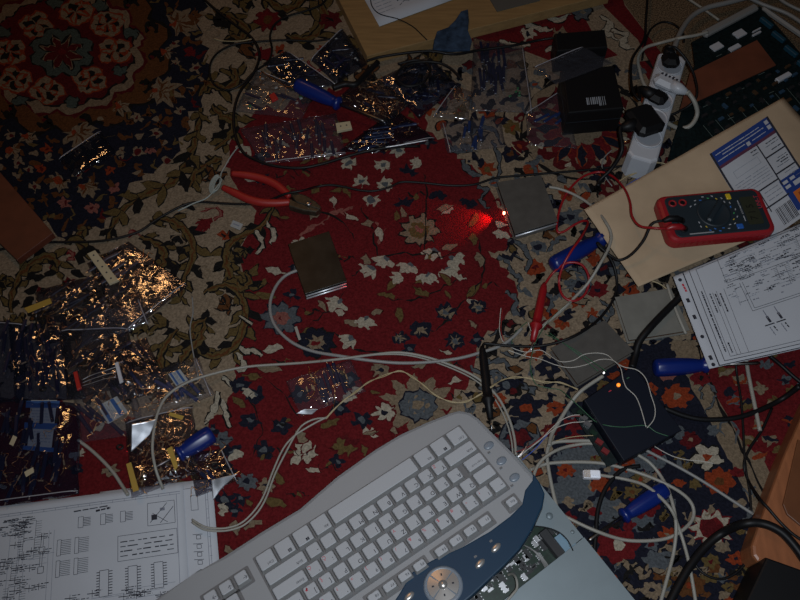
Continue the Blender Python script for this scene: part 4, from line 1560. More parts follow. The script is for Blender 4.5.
# sheet on the wooden board
sh3 = thing('paper_sheet', 'printed sheet lying on the light wooden board at the top', 'paper', P(400, 0, .0205))
s3 = Patch([(358, -12, .0212), (379.5, 26.5, .0212), (455, -1, .0212), (430, -40, .0212)])
mb = MB()
s3.sheet(mb, 0, 4)
mb.obj('sheet', M['paper'], sh3)
mb = MB()
for k in range(7):
    s3.scribble(mb, .25 + k * .08, .08, .25 + k * .08, .28, .0011, 2, .0007, .3, rs)
for k in range(12):
    s3.scribble(mb, rs.uniform(.3, .75), .35, rs.uniform(.3, .75), rs.uniform(.45, .9), .0011, 1, .0007, .4, rs)
mb.obj('printed_text', [M['paper'], M['ink'], M['ink_grey']], sh3)
cable('thin_black_wire', 'thin black wire curving over the printed sheet on the light wooden board', [(370, -6, .0225), (372, 6, .0225), (380, 14, .0225), (398, 19, .0225), (412, 26, .0215), (420, 33, .0215), (427, 40, .0215)], .0009, M['cable_black'], cat='wire')
# blue cloth scrap
mb = MB()
cp = [(433, 49), (434, 40), (437, 31), (448, 27), (455, 20), (461, 11), (468, 9), (469, 20), (468, 30), (472, 40), (470, 49), (452, 50)]
mb.prism([(p.x, p.y) for p in [P(u, v, .0245) for u, v in cp]], .0203, .0245, 0, .0014)
tag(mb.obj('blue_cloth', mat('blue_felt', (0.024, 0.042, 0.075), .95, spec=.1, var=.5, vscale=90, bump=.6, bscale=120)), 'crumpled scrap of blue felt on the edge of the light wooden board', 'cloth')

# ================================================================== kraft envelope and its label
en = thing('envelope', 'tan paper envelope with a blue and white address label under the multimeter', 'envelope', P(690, 215, .01))
pe = Patch([(584, 210, .022), (783, 98, .052), (868, 190, .040), (638, 287, .020)], .0016, 8, 15)
mb = MB()
pe.sheet(mb, 0, 34, .0012)
mb.obj('envelope_paper', M['kraft'], en)
M['label_blue'] = mat('label_blue', (0.012, 0.04, 0.20), .6)
M['label_maroon'] = mat('label_maroon', (0.10, 0.03, 0.06), .6)
M['label_orange'] = mat('label_orange', (0.55, 0.14, 0.02), .6)
lw_ = [P(u, v, z) for u, v, z in ((709, 155, .046), (767, 117, .0515), (822, 203, .041), (754, 247, .035))]


def proj_env(p):
    # find envelope parameters under a world point (bilinear, Newton)
    a = b_ = .5
    for _ in range(30):
        q = pe.at(a, b_)
        da_ = (pe.at(a + 1e-3, b_) - q) / 1e-3
        db_ = (pe.at(a, b_ + 1e-3) - q) / 1e-3
        r0, r1 = p.x - q.x, p.y - q.y
        det = da_.x * db_.y - da_.y * db_.x
        a += (r0 * db_.y - r1 * db_.x) / det
        b_ += (da_.x * r1 - da_.y * r0) / det
    return a, b_


class Sub(Patch):
    """a label stuck on another sheet"""
    def __init__(s, host, corners):
        s.h, s.q, s.wave = host, corners, 1

    def at(s, a, b_, dz=0.0):
        q = s.q
        f = lambda i: q[0][i] * (1 - a) * (1 - b_) + q[1][i] * a * (1 - b_) + q[2][i] * a * b_ + q[3][i] * (1 - a) * b_
        return s.h.at(f(0), f(1), dz)


lq = []
for u, v in ((709, 155), (767, 117), (823, 203), (764, 243)):
    z_ = .04
    for _ in range(6):
        ab = proj_env(P(u, v, z_))
        z_ = pe.at(*ab).z
    lq.append(ab)
lb = Sub(pe, lq)
mb = MB()
Z0 = .0016
lb.rect(mb, 0, 0, 1, 1, 0, Z0, 10)
lb.rect(mb, .0, .0, 1, .155, 1, Z0 + .0003, 8)
lb.rect(mb, .0, .155, 1, .185, 4, Z0 + .0003, 8)
for a0, a1, b_ in ((.06, .8, .045), (.15, .85, .075), (.05, .5, .11), (.62, .85, .12)):
    lb.scribble(mb, a0, b_, a1, b_, .0014, 0, Z0 + .0006, .15, rs, (.004, .012))
for a, b_ in ((.93, .045), (.93, .10), (.55, .125)):
    lb.rect(mb, a - .03, b_ - .02, a + .03, b_ + .02, 0, Z0 + .0006, 2)
for a0, b0, a1, b1 in ((.0, .0, .03, 1), (.97, .0, 1, 1), (.63, .17, .65, .75), (.63, .335, 1, .35), (.63, .52, 1, .535), (.0, .565, .65, .58), (.3, .58, .315, .8), (.0, .74, .65, .755)):
    lb.rect(mb, a0, b0, a1, b1, 2, Z0 + .0005, 6)
lb.rect(mb, .62, .60, 1, .93, 1, Z0 + .0005, 6)
lb.rect(mb, .70, .76, .97, .90, 5, Z0 + .0008, 4)
lb.rect(mb, .76, .79, .92, .87, 6, Z0 + .0010, 3)
for a, b_ in ((.65, .625), (.77, .625), (.65, .675)):
    lb.rect(mb, a, b_, a + .08, b_ + .03, 0, Z0 + .0008, 2)
lb.rect(mb, .78, .675, .96, .72, 0, Z0 + .0008, 2)
lb.frame(mb, .15, .28, .55, .35, .0004, 3, Z0 + .0005)
for b_ in (.40, .43, .46, .49, .52):
    lb.scribble(mb, .08, b_, .6, b_, .0008, 3, Z0 + .0005, .3, rs)
for b_ in (.215, .25):
    lb.scribble(mb, .5, b_, .6, b_, .0016, 2, Z0 + .0005, .3, rs)
for b0 in (.22, .25, .30, .40, .425, .45, .475, .56, .60, .64):
    lb.scribble(mb, .76 + rs.uniform(-.05, .06), b0, .95, b0, rs.choice([.0016, .0009, .0022]), 2 if b0 < .5 else 3, Z0 + .0005, .3, rs)
for k in range(13):
    a = .36 + k * .02
    lb.rect(mb, a, .80, a + rs.choice([.006, .012]), .97, 2, Z0 + .0005, 3)
for b_ in (.62, .66, .70):
    lb.scribble(mb, .36, b_, .6, b_, .001, 3, Z0 + .0005, .3, rs)
mb.obj('address_label', [M['paper'], M['label_blue'], M['ink'], M['ink_grey'], M['label_maroon'], M['label_orange'], mat('label_dark_orange', (.3, .06, .02), .6)], en)['label'] = 'white address label with blue header and orange square'
# ================================================================== multimeter
ZM = .0535
pc = P(716.0, 213.6, ZM)
dirv = P(769.5, 233.5, ZM) - P(660, 244, ZM)
ang = math.atan2(dirv.y, dirv.x)
ML = dirv.length * .985
wv = (P(660, 196, ZM) - P(661.5, 243.5, ZM)).length
MW = wv * .965
mm = thing('multimeter', 'red and dark grey digital multimeter lying on the tan envelope', 'multimeter', (pc.x, pc.y, .0365), ang)
M['mm_red'] = mat('red_holster', (0.27, 0.010, 0.015), .45)
M['mm_face'] = mat('slate_face', (0.013, 0.021, 0.028), .5)
M['mm_lcd'] = mat('lcd_glass', (0.030, 0.032, 0.020), .25)
hx, hy, MH = ML / 2, MW / 2, .017
mb = MB()
mb.prism(rrect(-hx, -hy, hx, hy, .013, 6), 0, MH, 0, .005)
for k in range(-7, 8):
    mb.box((k * .0085, -hy, .008), (.004, .0016, .008), 0)
    mb.box((k * .0085, hy, .008), (.004, .0016, .008), 0)
mb.obj('holster', M['mm_red'], mm, world=False)
mb = MB()
fx0, fx1, fy = -hx + .010, hx - .0080, hy - .0052
mb.prism(rrect(fx0, -fy, fx1, fy, .008, 5), MH - .004, MH + .0012, 0, .001)
mb.obj('front_panel', M['mm_face'], mm, world=False)
zf = MH + .0012
mb = MB()
mb.prism(rrect(hx * .52, -fy * .72, hx * .80, fy * .66, .003), zf - .001, zf + .0006, 0)
mb.obj('display', M['mm_lcd'], mm, world=False)
mb = MB()
for k, (y_, t_) in enumerate(((-fy * .42, '7'), (-fy * .12, '1'), (fy * .18, '5'))):
    add_text(mb, t_, (hx * .66, y_, zf + .0008), (0, .015, 0), (-.015, 0, 0), 0)
mb.obj('digits', mat('lcd_ink', (.008, .008, .006), .5), mm, world=False)
mb = MB()
dc = (-.004, 0, zf)
mb.lathe([(.0235, -.001), (.0235, .0016), (.0215, .0024), (.02, .0018), (.002, .0016)], dc, n=36)
mb.box((dc[0], 0, zf + .0045), (.040, .009, .007), 0, .85, bev=.002)
mb.obj('rotary_dial', M['mm_face'], mm, world=False)
mb = MB()
cols = [1, 2, 3, 4, 5]
for k in range(26):
    a = math.radians(-150 + 300 * k / 25)
    r_ = .0285 + .004 * (k % 2)
    mb.box((dc[0] + r_ * math.cos(a), r_ * .92 * math.sin(a), zf + .0002), (.0030, .0014, .0003), [0, 0, 1, 0, 2, 0, 3, 0][k % 8] if k not in (3, 4, 5) else 3, a + 1.2)
for y_ in (-.012, .0, .012):
    mb.box((.036, y_ * 1.1, zf + .0002), (.0012, .009, .0003), 0)
mb.box((hx * .48, fy * .1, zf + .0002), (.0012, .018, .0003), 0)
mb.obj('dial_marks', [mat('white_print', (.35, .37, .4), .6), mat('yellow_print', (.5, .38, .04), .6), mat('green_print', (.05, .3, .1), .6), mat('blue_print', (.03, .15, .5), .6)], mm, world=False)
mb = MB()
mb.box((hx * .33, fy * .74, zf + .001), (.007, .0095, .003), 0, bev=.001)
mb.obj('yellow_button', mat('yellow_button', (.55, .40, .02), .45), mm, world=False)
mb = MB()
mb.box((hx * .33, -fy * .76, zf + .001), (.009, .008, .003), 0, bev=.001)
mb.obj('blue_button', mat('blue_button', (.02, .10, .38), .45), mm, world=False)
mb = MB()
add_text(mb, 'UNI-T', (hx * .845, fy * .36, zf + .0003), (0, .0085, 0), (-.0095, 0, 0), 0)
mb.obj('maker_mark', mat('red_print', (.42, .03, .05), .6), mm, world=False)
for x_, y_ in ((-.74, .66), (-.55, .66), (-.70, -.22), (-.70, -.62)):
    mb = MB()
    mb.lathe([(.0058, -.001), (.0058, .0016), (.0044, .002), (.0034, .0004)], (hx * x_, fy * y_, zf), n=18)
    jk = mb.obj('jack', M['mm_red'] if y_ > 0 else M['black'], mm, world=False)
    mb = MB()
    mb.lathe([(.0036, .0006), (.0034, .0012)], (hx * x_, fy * y_, zf), n=14)
    mb.obj('jack_hole', M['black'], jk, world=False)
mb = MB()
mb.box((-hx * .40, -fy * .90, zf + .0004), (.034, .0015, .0008), 0)
mb.obj('silver_strip', M['bright'], mm, world=False)


def mmw(x_, y_, z_):
    c_, s_ = math.cos(ang), math.sin(ang)
    return Vector((pc.x + x_ * c_ - y_ * s_, pc.y + x_ * s_ + y_ * c_, .0365 + z_))


# ------------------------------------------------------------------ test leads
def lead(name, label, jack_y, m, wire, probe_a, probe_b, r=.0018):
    t_ = thing(name, label, 'test lead', (probe_a.x, probe_a.y, .0005))
    j = mmw(-hx * .70, fy * jack_y, MH + .003)
    k = mmw(-hx * 1.02, fy * jack_y * 1.0, MH + .006)
    mb = MB()
    mb.tube([j, j.lerp(k, .3) + Vector((0, 0, .004)), j.lerp(k, .8) + Vector((0, 0, .004)), k, k + (k - j) * .12], [.004, .0046, .0046, .0036, .0022], 0, 12)
    mb.obj('plug', m, t_)
    mb = MB()
    w_ = [k + (k - j) * .1] + [P(u, v, z_) for u, v, z_ in wire] + [probe_a]
    mb.tube(spline(w_, 5), r, 0, 8)
    mb.obj('lead_wire', m, t_)
    mb = MB()
    d_ = probe_b - probe_a
    q = lambda f: probe_a + d_ * f
    mb.tube([q(-.06), q(0), q(.1), q(.62), q(.70), q(.72), q(.74), q(.80), q(1)], [.002, .0042, .0056, .0062, .0064, .0088, .0088, .0052, .0036], 0, 14)
    mb.obj('probe_handle', m, t_)
    mb = MB()
    e = q(1)
    mb.tube([e, e + d_.normalized() * .016], [.0011, .0004], 0, 8)
    mb.obj('probe_tip', M['solder'], t_)
    return t_


lead('red_test_lead', 'red test lead from the multimeter ending in a red probe on the rug', -.62, M['lead_red'],
     [(655, 228, .06), (640, 226, .05), (632, 216, .045), (630, 202, .04), (624, 188, .03), (612, 176, .012), (598, 172, .004), (581, 178, .004), (567, 193, .004), (559, 212, .004), (557, 230, .004), (563, 232, .004), (574, 225, .008), (583, 221, .008), (588, 223, .006), (582, 236, .030), (572, 250, .033), (563, 266, .022), (559, 282, .006), (563, 296, .004), (574, 301, .004), (585, 294, .004), (589, 279, .012), (582, 265, .026), (567, 263, .026), (553, 273, .010)], P(544, 286, .007), P(533, 341, .012), .0018)
lead('black_test_lead', 'black test lead from the multimeter ending in a black probe above the keyboard', -.22, M['cable_black'],
     [(652, 224, .056), (644, 240, .045), (632, 254, .036), (620, 260, .032), (611, 256, .03), (600, 247, .033), (598, 243, .033), (606, 252, .026), (614, 266, .014), (617, 285, .004), (612, 302, .004), (600, 318, .006), (585, 330, .016), (565, 340, .018), (540, 346, .006), (510, 346, .006), (492, 344, .006), (484, 344, .006)], P(482.5, 350, .007), P(490.5, 419, .012), .0020)

# ================================================================== screwdrivers
def screwdriver(label, a, b_, shaft_end, r=.0125):
    """handle from butt a to neck b_, shaft to shaft_end"""
    t_ = thing('screwdriver', label, 'screwdriver', (a.x, a.y, a.z - r), group='blue handled screwdrivers')
    d_ = b_ - a
    q = lambda f: a + d_ * f
    mb = MB()
    prof = [(0, .55), (.015, .82), (.06, .97), (.2, 1.0), (.45, .97), (.68, .86), (.84, .70), (.89, .66), (.92, .86), (.97, .88), (1.0, .6)]
    n = 24
    pts = [q(f) for f, _ in prof]
    x_ = d_.normalized().cross(Vector((0, 0, 1))).normalized()
    y_ = x_.cross(d_.normalized())
    vs = []
    for (f, k) in prof:
        for i in range(n):
            aa = 2 * PI * i / n
            rr = r * k * (1 - (.09 if (i % 4 == 0 and .03 < f < .8) else 0))
            vs.append(q(f) + x_ * rr * math.cos(aa) + y_ * rr * math.sin(aa))
    L = len(prof)
    mb.add(vs, [(i * n + k, i * n + (k + 1) % n, (i + 1) * n + (k + 1) % n, (i + 1) * n + k) for i in range(L - 1) for k in range(n)] + [tuple(range(n - 1, -1, -1)), tuple((L - 1) * n + k for k in range(n))], 0, True)
    mb.obj('handle', M['blue_handle'], t_)
    mb = MB()
    s_ = (shaft_end - b_)
    mb.tube([b_ - d_.normalized() * .003, b_ + s_ * .9, b_ + s_ * .95, shaft_end], [.0024, .0024, .0026, .0012], 0, 10)
    mb.obj('shaft', mat('dark_steel', (.2, .19, .18), .35, 1.0), t_)
    return t_


screwdriver('blue screwdriver lying across the clear bags near the top, shaft pointing right', P(296, 84, .024), P(340, 104.5, .022), P(385, 121.5, .016), .0125)
screwdriver('blue screwdriver between the red-lit metal module and the tan envelope corner', P(552, 266, .013), P(603, 238, .012), P(640, 216, .010), .0125)
screwdriver('blue screwdriver tucked under the lower left corner of the punched sleeve', P(654, 368, .0125), P(708, 365, .0115), P(760, 363, .009), .012)
screwdriver('blue screwdriver inside the loop of pale cables at the lower right', P(666, 489, .0105), P(622, 517, .0100), P(588, 541, .004), .0108)
screwdriver('blue screwdriver half under the clear bags at lower left', P(213, 433, .013), P(178, 455, .0135), P(150, 470, .006), .012)

# ================================================================== pliers
pl = thing('pliers', 'pliers with long red handles lying open on the rug', 'pliers', P(290, 195, .0005))
M['plier_red'] = mat('red_dip', (0.27, 0.012, 0.010), .5)
M['plier_steel'] = mat('blackened_steel', (0.06, 0.05, 0.035), .45, .6, var=.3, vscale=120)


def flat_tube(mb, pts, ws, hs, n=14):
    pts = spline(pts, 6)
    N = len(pts)
    L = len(ws)
    vs = []
    for i, p in enumerate(pts):
        f = i / (N - 1) * (L - 1)
        j = min(int(f), L - 2)
        w_ = ws[j] + (ws[j + 1] - ws[j]) * (f - j)
        h_ = hs[j] + (hs[j + 1] - hs[j]) * (f - j)
        d_ = pts[min(i + 1, N - 1)] - pts[max(i - 1, 0)]
        d_.z = 0
        d_.normalize()
        s_ = Vector((-d_.y, d_.x, 0))
        for k in range(n):
            a = 2 * PI * k / n
            vs.append(p + s_ * w_ * math.cos(a) + Vector((0, 0, h_ * math.sin(a))))
    mb.add(vs, [(i * n + k, i * n + (k + 1) % n, (i + 1) * n + (k + 1) % n, (i + 1) * n + k) for i in range(N - 1) for k in range(n)] + [tuple(range(n - 1, -1, -1)), tuple((N - 1) * n + k for k in range(n))], 0, True)
    mb.f = mb.f
    return mb


zz = .009
mb = flat_tube(MB(), [P(u, v, zz) for u, v in ((232, 173.5), (245, 175), (260, 178), (273, 183), (283, 190), (290, 197))], [.004, .0056, .0060, .0062, .0062, .0050], [.004, .006, .0065, .0065, .006, .005])
mb.obj('handle', M['plier_red'], pl)
mb = flat_tube(MB(), [P(u, v, zz) for u, v in ((223, 187.5), (235, 193), (248, 199), (262, 202.5), (277, 203), (290, 202))], [.0045, .0060, .0062, .0062, .0060, .0050], [.004, .006, .0065, .0065, .006, .005])
mb.obj('handle', M['plier_red'], pl)
mb = MB()
mb.prism([(p.x, p.y) for p in [P(u, v, .014) for u, v in ((289, 192), (296, 192), (306, 195), (316, 201), (321, 206), (320, 209), (308, 206), (296, 202))]], .003, .014, 0, .002)
mb.obj('upper_jaw', M['plier_steel'], pl)
mb = MB()
mb.prism([(p.x, p.y) for p in [P(u, v, .0125) for u, v in ((288, 198), (298, 202), (312, 206), (320, 209), (316, 212), (302, 210), (289, 206))]], .002, .0125, 0, .002)
mb.obj('lower_jaw', M['plier_steel'], pl)
mb = MB()
mb.lathe([(.0042, -.002), (.0042, .0012), (.0034, .002), (.0004, .002)], P(308.5, 203.5, .0145), n=16)
mb.obj('pivot_bolt', M['metal'], pl)

# ================================================================== power strip and plugs
ZS = .045
st = thing('power_strip', 'white power strip with plugs in it at the upper right', 'power strip', P(655, 110, .0005))
topq = [P(u, v, ZS) for u, v in ((660, 50), (687, 57), (658, 163), (626, 155))]
ax = (topq[3].lerp(topq[2], .5) - topq[0].lerp(topq[1], .5))
SLn = ax.length
axn = ax.normalized()
axs = Vector((-axn.y, axn.x, 0))
if axs.x < 0:
    axs = -axs
SWd = .5 * ((topq[1] - topq[0]).length + (topq[2] - topq[3]).length) * .98
org = topq[0].lerp(topq[1], .5)


def S(a, s, z=ZS):
    """along the strip (0 top .. 1 bottom), across it in metres (right positive)"""
    p = org + ax * a + axs * s
    return Vector((p.x, p.y, z))


h_ = SWd / 2
mb = MB()
ch = .008
pl_ = [S(0, 0) + axs * x_ + axn * y_ for x_, y_ in ((-h_ + ch, 0), (h_ - ch, 0), (h_, ch), (h_, SLn - ch), (h_ - ch, SLn), (-h_ + ch, SLn), (-h_, SLn - ch), (-h_, ch))]
mb.prism([(p.x, p.y) for p in pl_], .001, ZS, 0, .004)
mb.obj('strip_body', M['white_plastic'], st)
M['socket'] = mat('socket_grey', (0.27, 0.28, 0.31), .5)
SA = (.13, .30, .47, .64, .81)
for a in SA:
    mb = MB()
    mb.lathe([(.0205, -.0005), (.0205, .0022), (.0190, .0024), (.0185, .0006), (.0004, .0005)], S(a, 0), n=26)
    mb.obj('socket', M['white_plastic'] if a else M['socket'], st)
    mb = MB()
    mb.lathe([(.0182, .0004), (.0182, .0008)], S(a, 0), n=26)
    mb.obj('socket_well', M['socket'], st)
mb = MB()
for k in range(7):
    p = S(.12 + k * .035, h_ - .0004, ZS * .62)
    mb.box(p, (.0012, .0035 if k % 2 else .005, .012 if k % 3 else .008), 0, math.atan2(axn.y, axn.x) + PI / 2)
mb.obj('side_print', M['ink_grey'], st)


def plug(label, a, s, m, cable_pts, body=(.034, .028, .018), rot=0, cr=.003, marks=False, cm=None):
    c_ = S(a, s, ZS + .0026)
    t_ = thing('power_plug', label, 'plug', c_)
    an = math.atan2(axs.y, axs.x) + rot
    R_ = Matrix.Rotation(an, 3, 'Z')
    mb = MB()
    mb.box(c_ + Vector((0, 0, body[2] / 2)), (body[0], body[1], body[2]), 0, an, bev=.006)
    e = c_ + R_ @ Vector((body[0] / 2, 0, body[2] * .45))
    mb.tube([e - R_ @ Vector((.008, 0, 0)), e + R_ @ Vector((.006, 0, 0)), e + R_ @ Vector((.018, 0, 0))], [.0105, .009, .0045], 0, 12)
    mb.obj('plug_body', m, t_)
    if marks:
        mb = MB()
        for k in range(5):
            mb.box(c_ + R_ @ Vector((-.010 + k * .006, .006, body[2] + .0002)), (.0030, .0045 + (k % 2) * .002, .0004), 0, an)
        mb.obj('plug_print', M['ink'], t_)
    mb = MB()
    w_ = [e + R_ @ Vector((.008, 0, 0)), e + R_ @ Vector((.02, 0, 0))] + [P(u, v, z_) for u, v, z_ in cable_pts]
    mb.tube(spline(w_, 5), cr, 0, 8)
    mb.obj('plug_cable', cm or m, t_)
    return t_


plug('black plug in the top socket of the white power strip', SA[0], -.002, M['black'], [(668, 47, .07), (676, 48, .07), (688, 62, .06), (695, 78, .05), (697, 95, .045), (690, 105, .035), (678, 112, .02), (668, 116, .01)], (.028, .026, .018), 1.9, .002)
plug('white plug with black print in the second socket of the white power strip', SA[1] + .04, .0, M['white_plastic'], [(688, 92, .055), (695, 103, .045), (697, 115, .03), (690, 126, .02), (678, 128, .012), (666, 122, .006)], (.036, .024, .016), -.25, .0036, True, M['white_cable'])
plug('black plug in the middle socket of the white power strip', SA[2] + .02, -.004, M['black'], [(640, 100, .066), (632, 88, .06), (632, 60, .03), (644, 40, .006), (646, 20, .004), (648, -10, .004)], (.028, .026, .016), PI - .3, .0022)
plug('large black plug across the lower sockets of the white power strip', SA[3] + .09, -.013, M['black'], [(622, 150, .045), (612, 168, .02), (600, 180, .005), (598, 186, .003), (603, 176, .003), (600, 168, .003)], (.044, .052, .020), PI + .75, .003)
cable('strip_power_cord', 'thick grey power cord arching out of the top end of the white power strip', [(673, 54, .03), (675, 46, .028), (680, 33, .02), (690, 18, .01), (706, 8, .008), (730, 2, .008), (760, -6, .008), (790, -14, .008)], .0046, M['grey_cable'], cat='cord')

# ================================================================== black power adapters
def adapter(px, zt, label, mark=False):
    tp = [P(u, v, zt) for u, v in px]
    c_ = sum(tp, Vector()) / 4
    t_ = thing('power_adapter', label, 'power adapter', (c_.x, c_.y, .0004))
    mb = MB()
    mb.prism([(p.x, p.y) for p in tp], .0008, zt, 0, .003)
    mb.obj('adapter_body', M['black'], t_)
    mb = MB()
    lo = [c_ + (p - c_) * 1.006 for p in tp]
    mb.prism([(p.x, p.y) for p in lo], zt * .55, zt * .57)
    mb.obj('seam', M['mm_face'], t_)
    if mark:
        q = Patch([tp[0].lerp(tp[1], 0) * .0 + tp[0], tp[1], tp[2], tp[3]], 0, world=True)
        mb = MB()
        for k in range(10):
            a = .36 + k * .036
            q.rect(mb, a, .70, a + rs.choice([.012, .02, .026]), .70 + rs.choice([.16, .2]), 0, .0003)
        mb.obj('rating_print', mat('grey_print', (.22, .24, .27), .6), t_)
    return t_


adapter([(562, 70), (614, 65), (624, 108), (568, 113)], .05, 'black power adapter with grey printed marks left of the power strip', True)
adapter([(555, 33), (605, 29), (608, 47), (557, 51)], .046, 'black power adapter behind the printed one, below the light wooden board')

# ================================================================== circuit board chassis, upper right
ZB = .018
bq = [(648, 63), (760, 6), (880, 145), (755, 192)]
pb = Patch([(u, v, ZB) for u, v in bq])
M['tracks'] = mat('pale_tracks', (.10, .13, .12), .5)
pr = thing('circuit_board', 'large dark circuit board with a red-brown panel at the upper right', 'circuit board', P(740, 80, .0))
mb = MB()
mb.prism([(p.x, p.y) for p in [P(u, v, ZB) for u, v in ((692, 42), (760, 6), (880, 145), (755, 192), (668, 160), (695, 64))]], ZB - .002, ZB)
board_mb = mb
mb = MB()
for a, b_ in ((.04, .04), (.96, .04), (.96, .96), (.04, .96), (.5, .04), (.04, .5)):
    p = pb.at(a, b_)
    if a < .06:
        continue
    mb = MB()
    mb.lathe([(.004, -ZB + .0006), (.004, -.002)], p, n=10)
    mb.obj('standoff', M['metal'], pr)
zt = ZB + .010
q = [P(u, v, zt) for u, v in ((690, 73), (757, 40), (776, 65), (680, 109))]
mb = MB()
mb.prism([(p.x, p.y) for p in q], zt - .0018, zt)
mb.obj('brown_panel', mat('red_brown_panel', (0.12, 0.034, 0.016), .6, var=.15, vscale=30), pr)['label'] = 'red-brown blank panel'
mb = MB()
for f in (.1, .9):
    for g in (.15, .85):
        p = q[0].lerp(q[1], f).lerp(q[3].lerp(q[2], f), g)
        mb = MB()
        mb.lathe([(.003, -.0095), (.003, -.0016)], p, n=8)
        mb.obj('panel_post', M['metal'], pr)
pang = math.atan2((pb.c[1] - pb.c[0]).y, (pb.c[1] - pb.c[0]).x)
for u, v, sx, sy in ((717, 46, .020, .013), (740, 33, .020, .014), (735, 47, .022, .008), (757, 33, .018, .003), (757, 29.5, .018, .002)):
    p = P(u, v, ZB + .003)
    mb = MB()
    mb.box(p - Vector((0, 0, .0015)), (sx, sy, .003), 0, pang)
    mb.obj('label_chip', M['white_plastic'], pr)['label'] = 'chip with a white sticker'
p = P(784, 76, ZB + .006)
mb = MB()
mb.box(p - Vector((0, 0, .003)), (.030, .0085, .006), 0, pang, bev=.001)
mb.obj('white_connector', M['white_plastic'], pr)
# rows of small chips between the panel and the envelope
nn = 0
rc = random.Random(4)
for j in range(9):
    for i in range(11):
        a, b_ = .07 + i * .085, .41 + j * .060
        if b_ > .93 or nn >= 96:
            continue
        p = pb.at(a, b_)
        mb = MB()
        k = rc.random()
        sx, sy, hh_ = rc.choice([(.009, .005, .003), (.006, .004, .002), (.010, .004, .004)])
        mb.box(p + Vector((0, 0, hh_ / 2)), (sx, sy, hh_), 0, pang + (PI / 2 if rc.random() < .3 else 0))
        mb.box(p + Vector((0, 0, .0004)), (sx * 1.1, sy * .2, .0008), 1, pang)
        mb.obj('chip', [M['chip'] if k < .6 else mat('brown_capacitor', (.05, .027, .013), .5) if k < .85 else mat('blue_capacitor', (.02, .05, .09), .5), M['metal']], pr)
        nn += 1
mb = board_mb
for k in range(9):
    pb.line(mb, .02 + k * .1, .52, .02 + k * .1, .9, .0008, 1, .0003)
for k in range(22):
    a, b_ = rc.uniform(.02, .98), rc.uniform(.03, .99)
    pb.line(mb, a, b_, min(.99, a + rc.uniform(.02, .06)), b_, .0010, 1, .0003)
mb.obj('board', [M['pcb_dark'], M['tracks']], pr)
for k in range(6):
    p = pb.at(.93, .12 + k * .11)
    mb = MB()
    mb.box(p + Vector((0, 0, .004)), (.007, .026, .008), 0, pang, bev=.001)
    mb.obj('blue_socket', mat('teal_plastic', (.008, .045, .075), .4), pr)
# pale metal rails round the board
for pts in ([(704, 33, .026), (757, 5, .026)], [(763, 6, .022), (800, 31, .022), (850, 66, .022)]):
    mb = MB()
    a, b_ = P(*pts[0]), P(*pts[-1])
    d_ = b_ - a
    mb.box(a.lerp(b_, .5) - Vector((0, 0, .004)), (d_.length, .014 if pts[0][0] != 763 else .008, .010), 0, math.atan2(d_.y, d_.x), bev=.003)
    mb.obj('frame_rail', M['grey_cable'], pr)['label'] = 'pale grey frame rail'
cable('white_rod', 'thin white rod lying on the brown carpet behind the circuit board', [(684, -4), (702, 8), (719, 20)], .0022, M['white_cable'], z=-.005, cat='rod')
# ================================================================== plastic bags of parts
FILM = dict(
    clear=film_mat('clear_film', (.95, .95, .97), .03, .035, (.26, .26, .32), .07, .20, 32),
    dark=film_mat('smoky_film', (.66, .68, .76), .10, .016, (.08, .10, .2), .07, .35, 40),
    gold=film_mat('crinkled_film', (.72, .70, .74), .165, .016, (.3, .28, .30), .06, .5, 36),
    navy=film_mat('blue_tinted_film', (.70, .74, .86), .14, .02, (.04, .06, .18), .07, .4, 40))
M['seal'] = mat('milky_plastic', (.26, .25, .27), .3, spec=.8)
M['tape_yellow'] = mat('yellow_paper_tape', (.32, .20, .03), .7)
M['tape_cream'] = mat('cream_tape', (.40, .34, .22), .6)
M['comp_navy'] = mat('navy_component', (.004, .007, .028), .4)
M['comp_blue'] = mat('blue_component', (.007, .020, .075), .4)
M['comp_red'] = mat('red_component', (.32, .012, .012), .4)
M['comp_tan'] = mat('tan_component', (.30, .20, .10), .5)
M['comp_green'] = mat('green_component', (.02, .12, .04), .5)
M['card_white'] = mat('white_card', (.26, .27, .27), .8)
M['card_blue'] = mat('blue_stripe', (.012, .06, .19), .7)
M['foil'] = mat('silver_foil', (.85, .87, .92), .34, .9, bump=.3, bscale=40)
rb_ = random.Random(23)


def ridged(p):
    return 1 - abs(noise.noise(p))


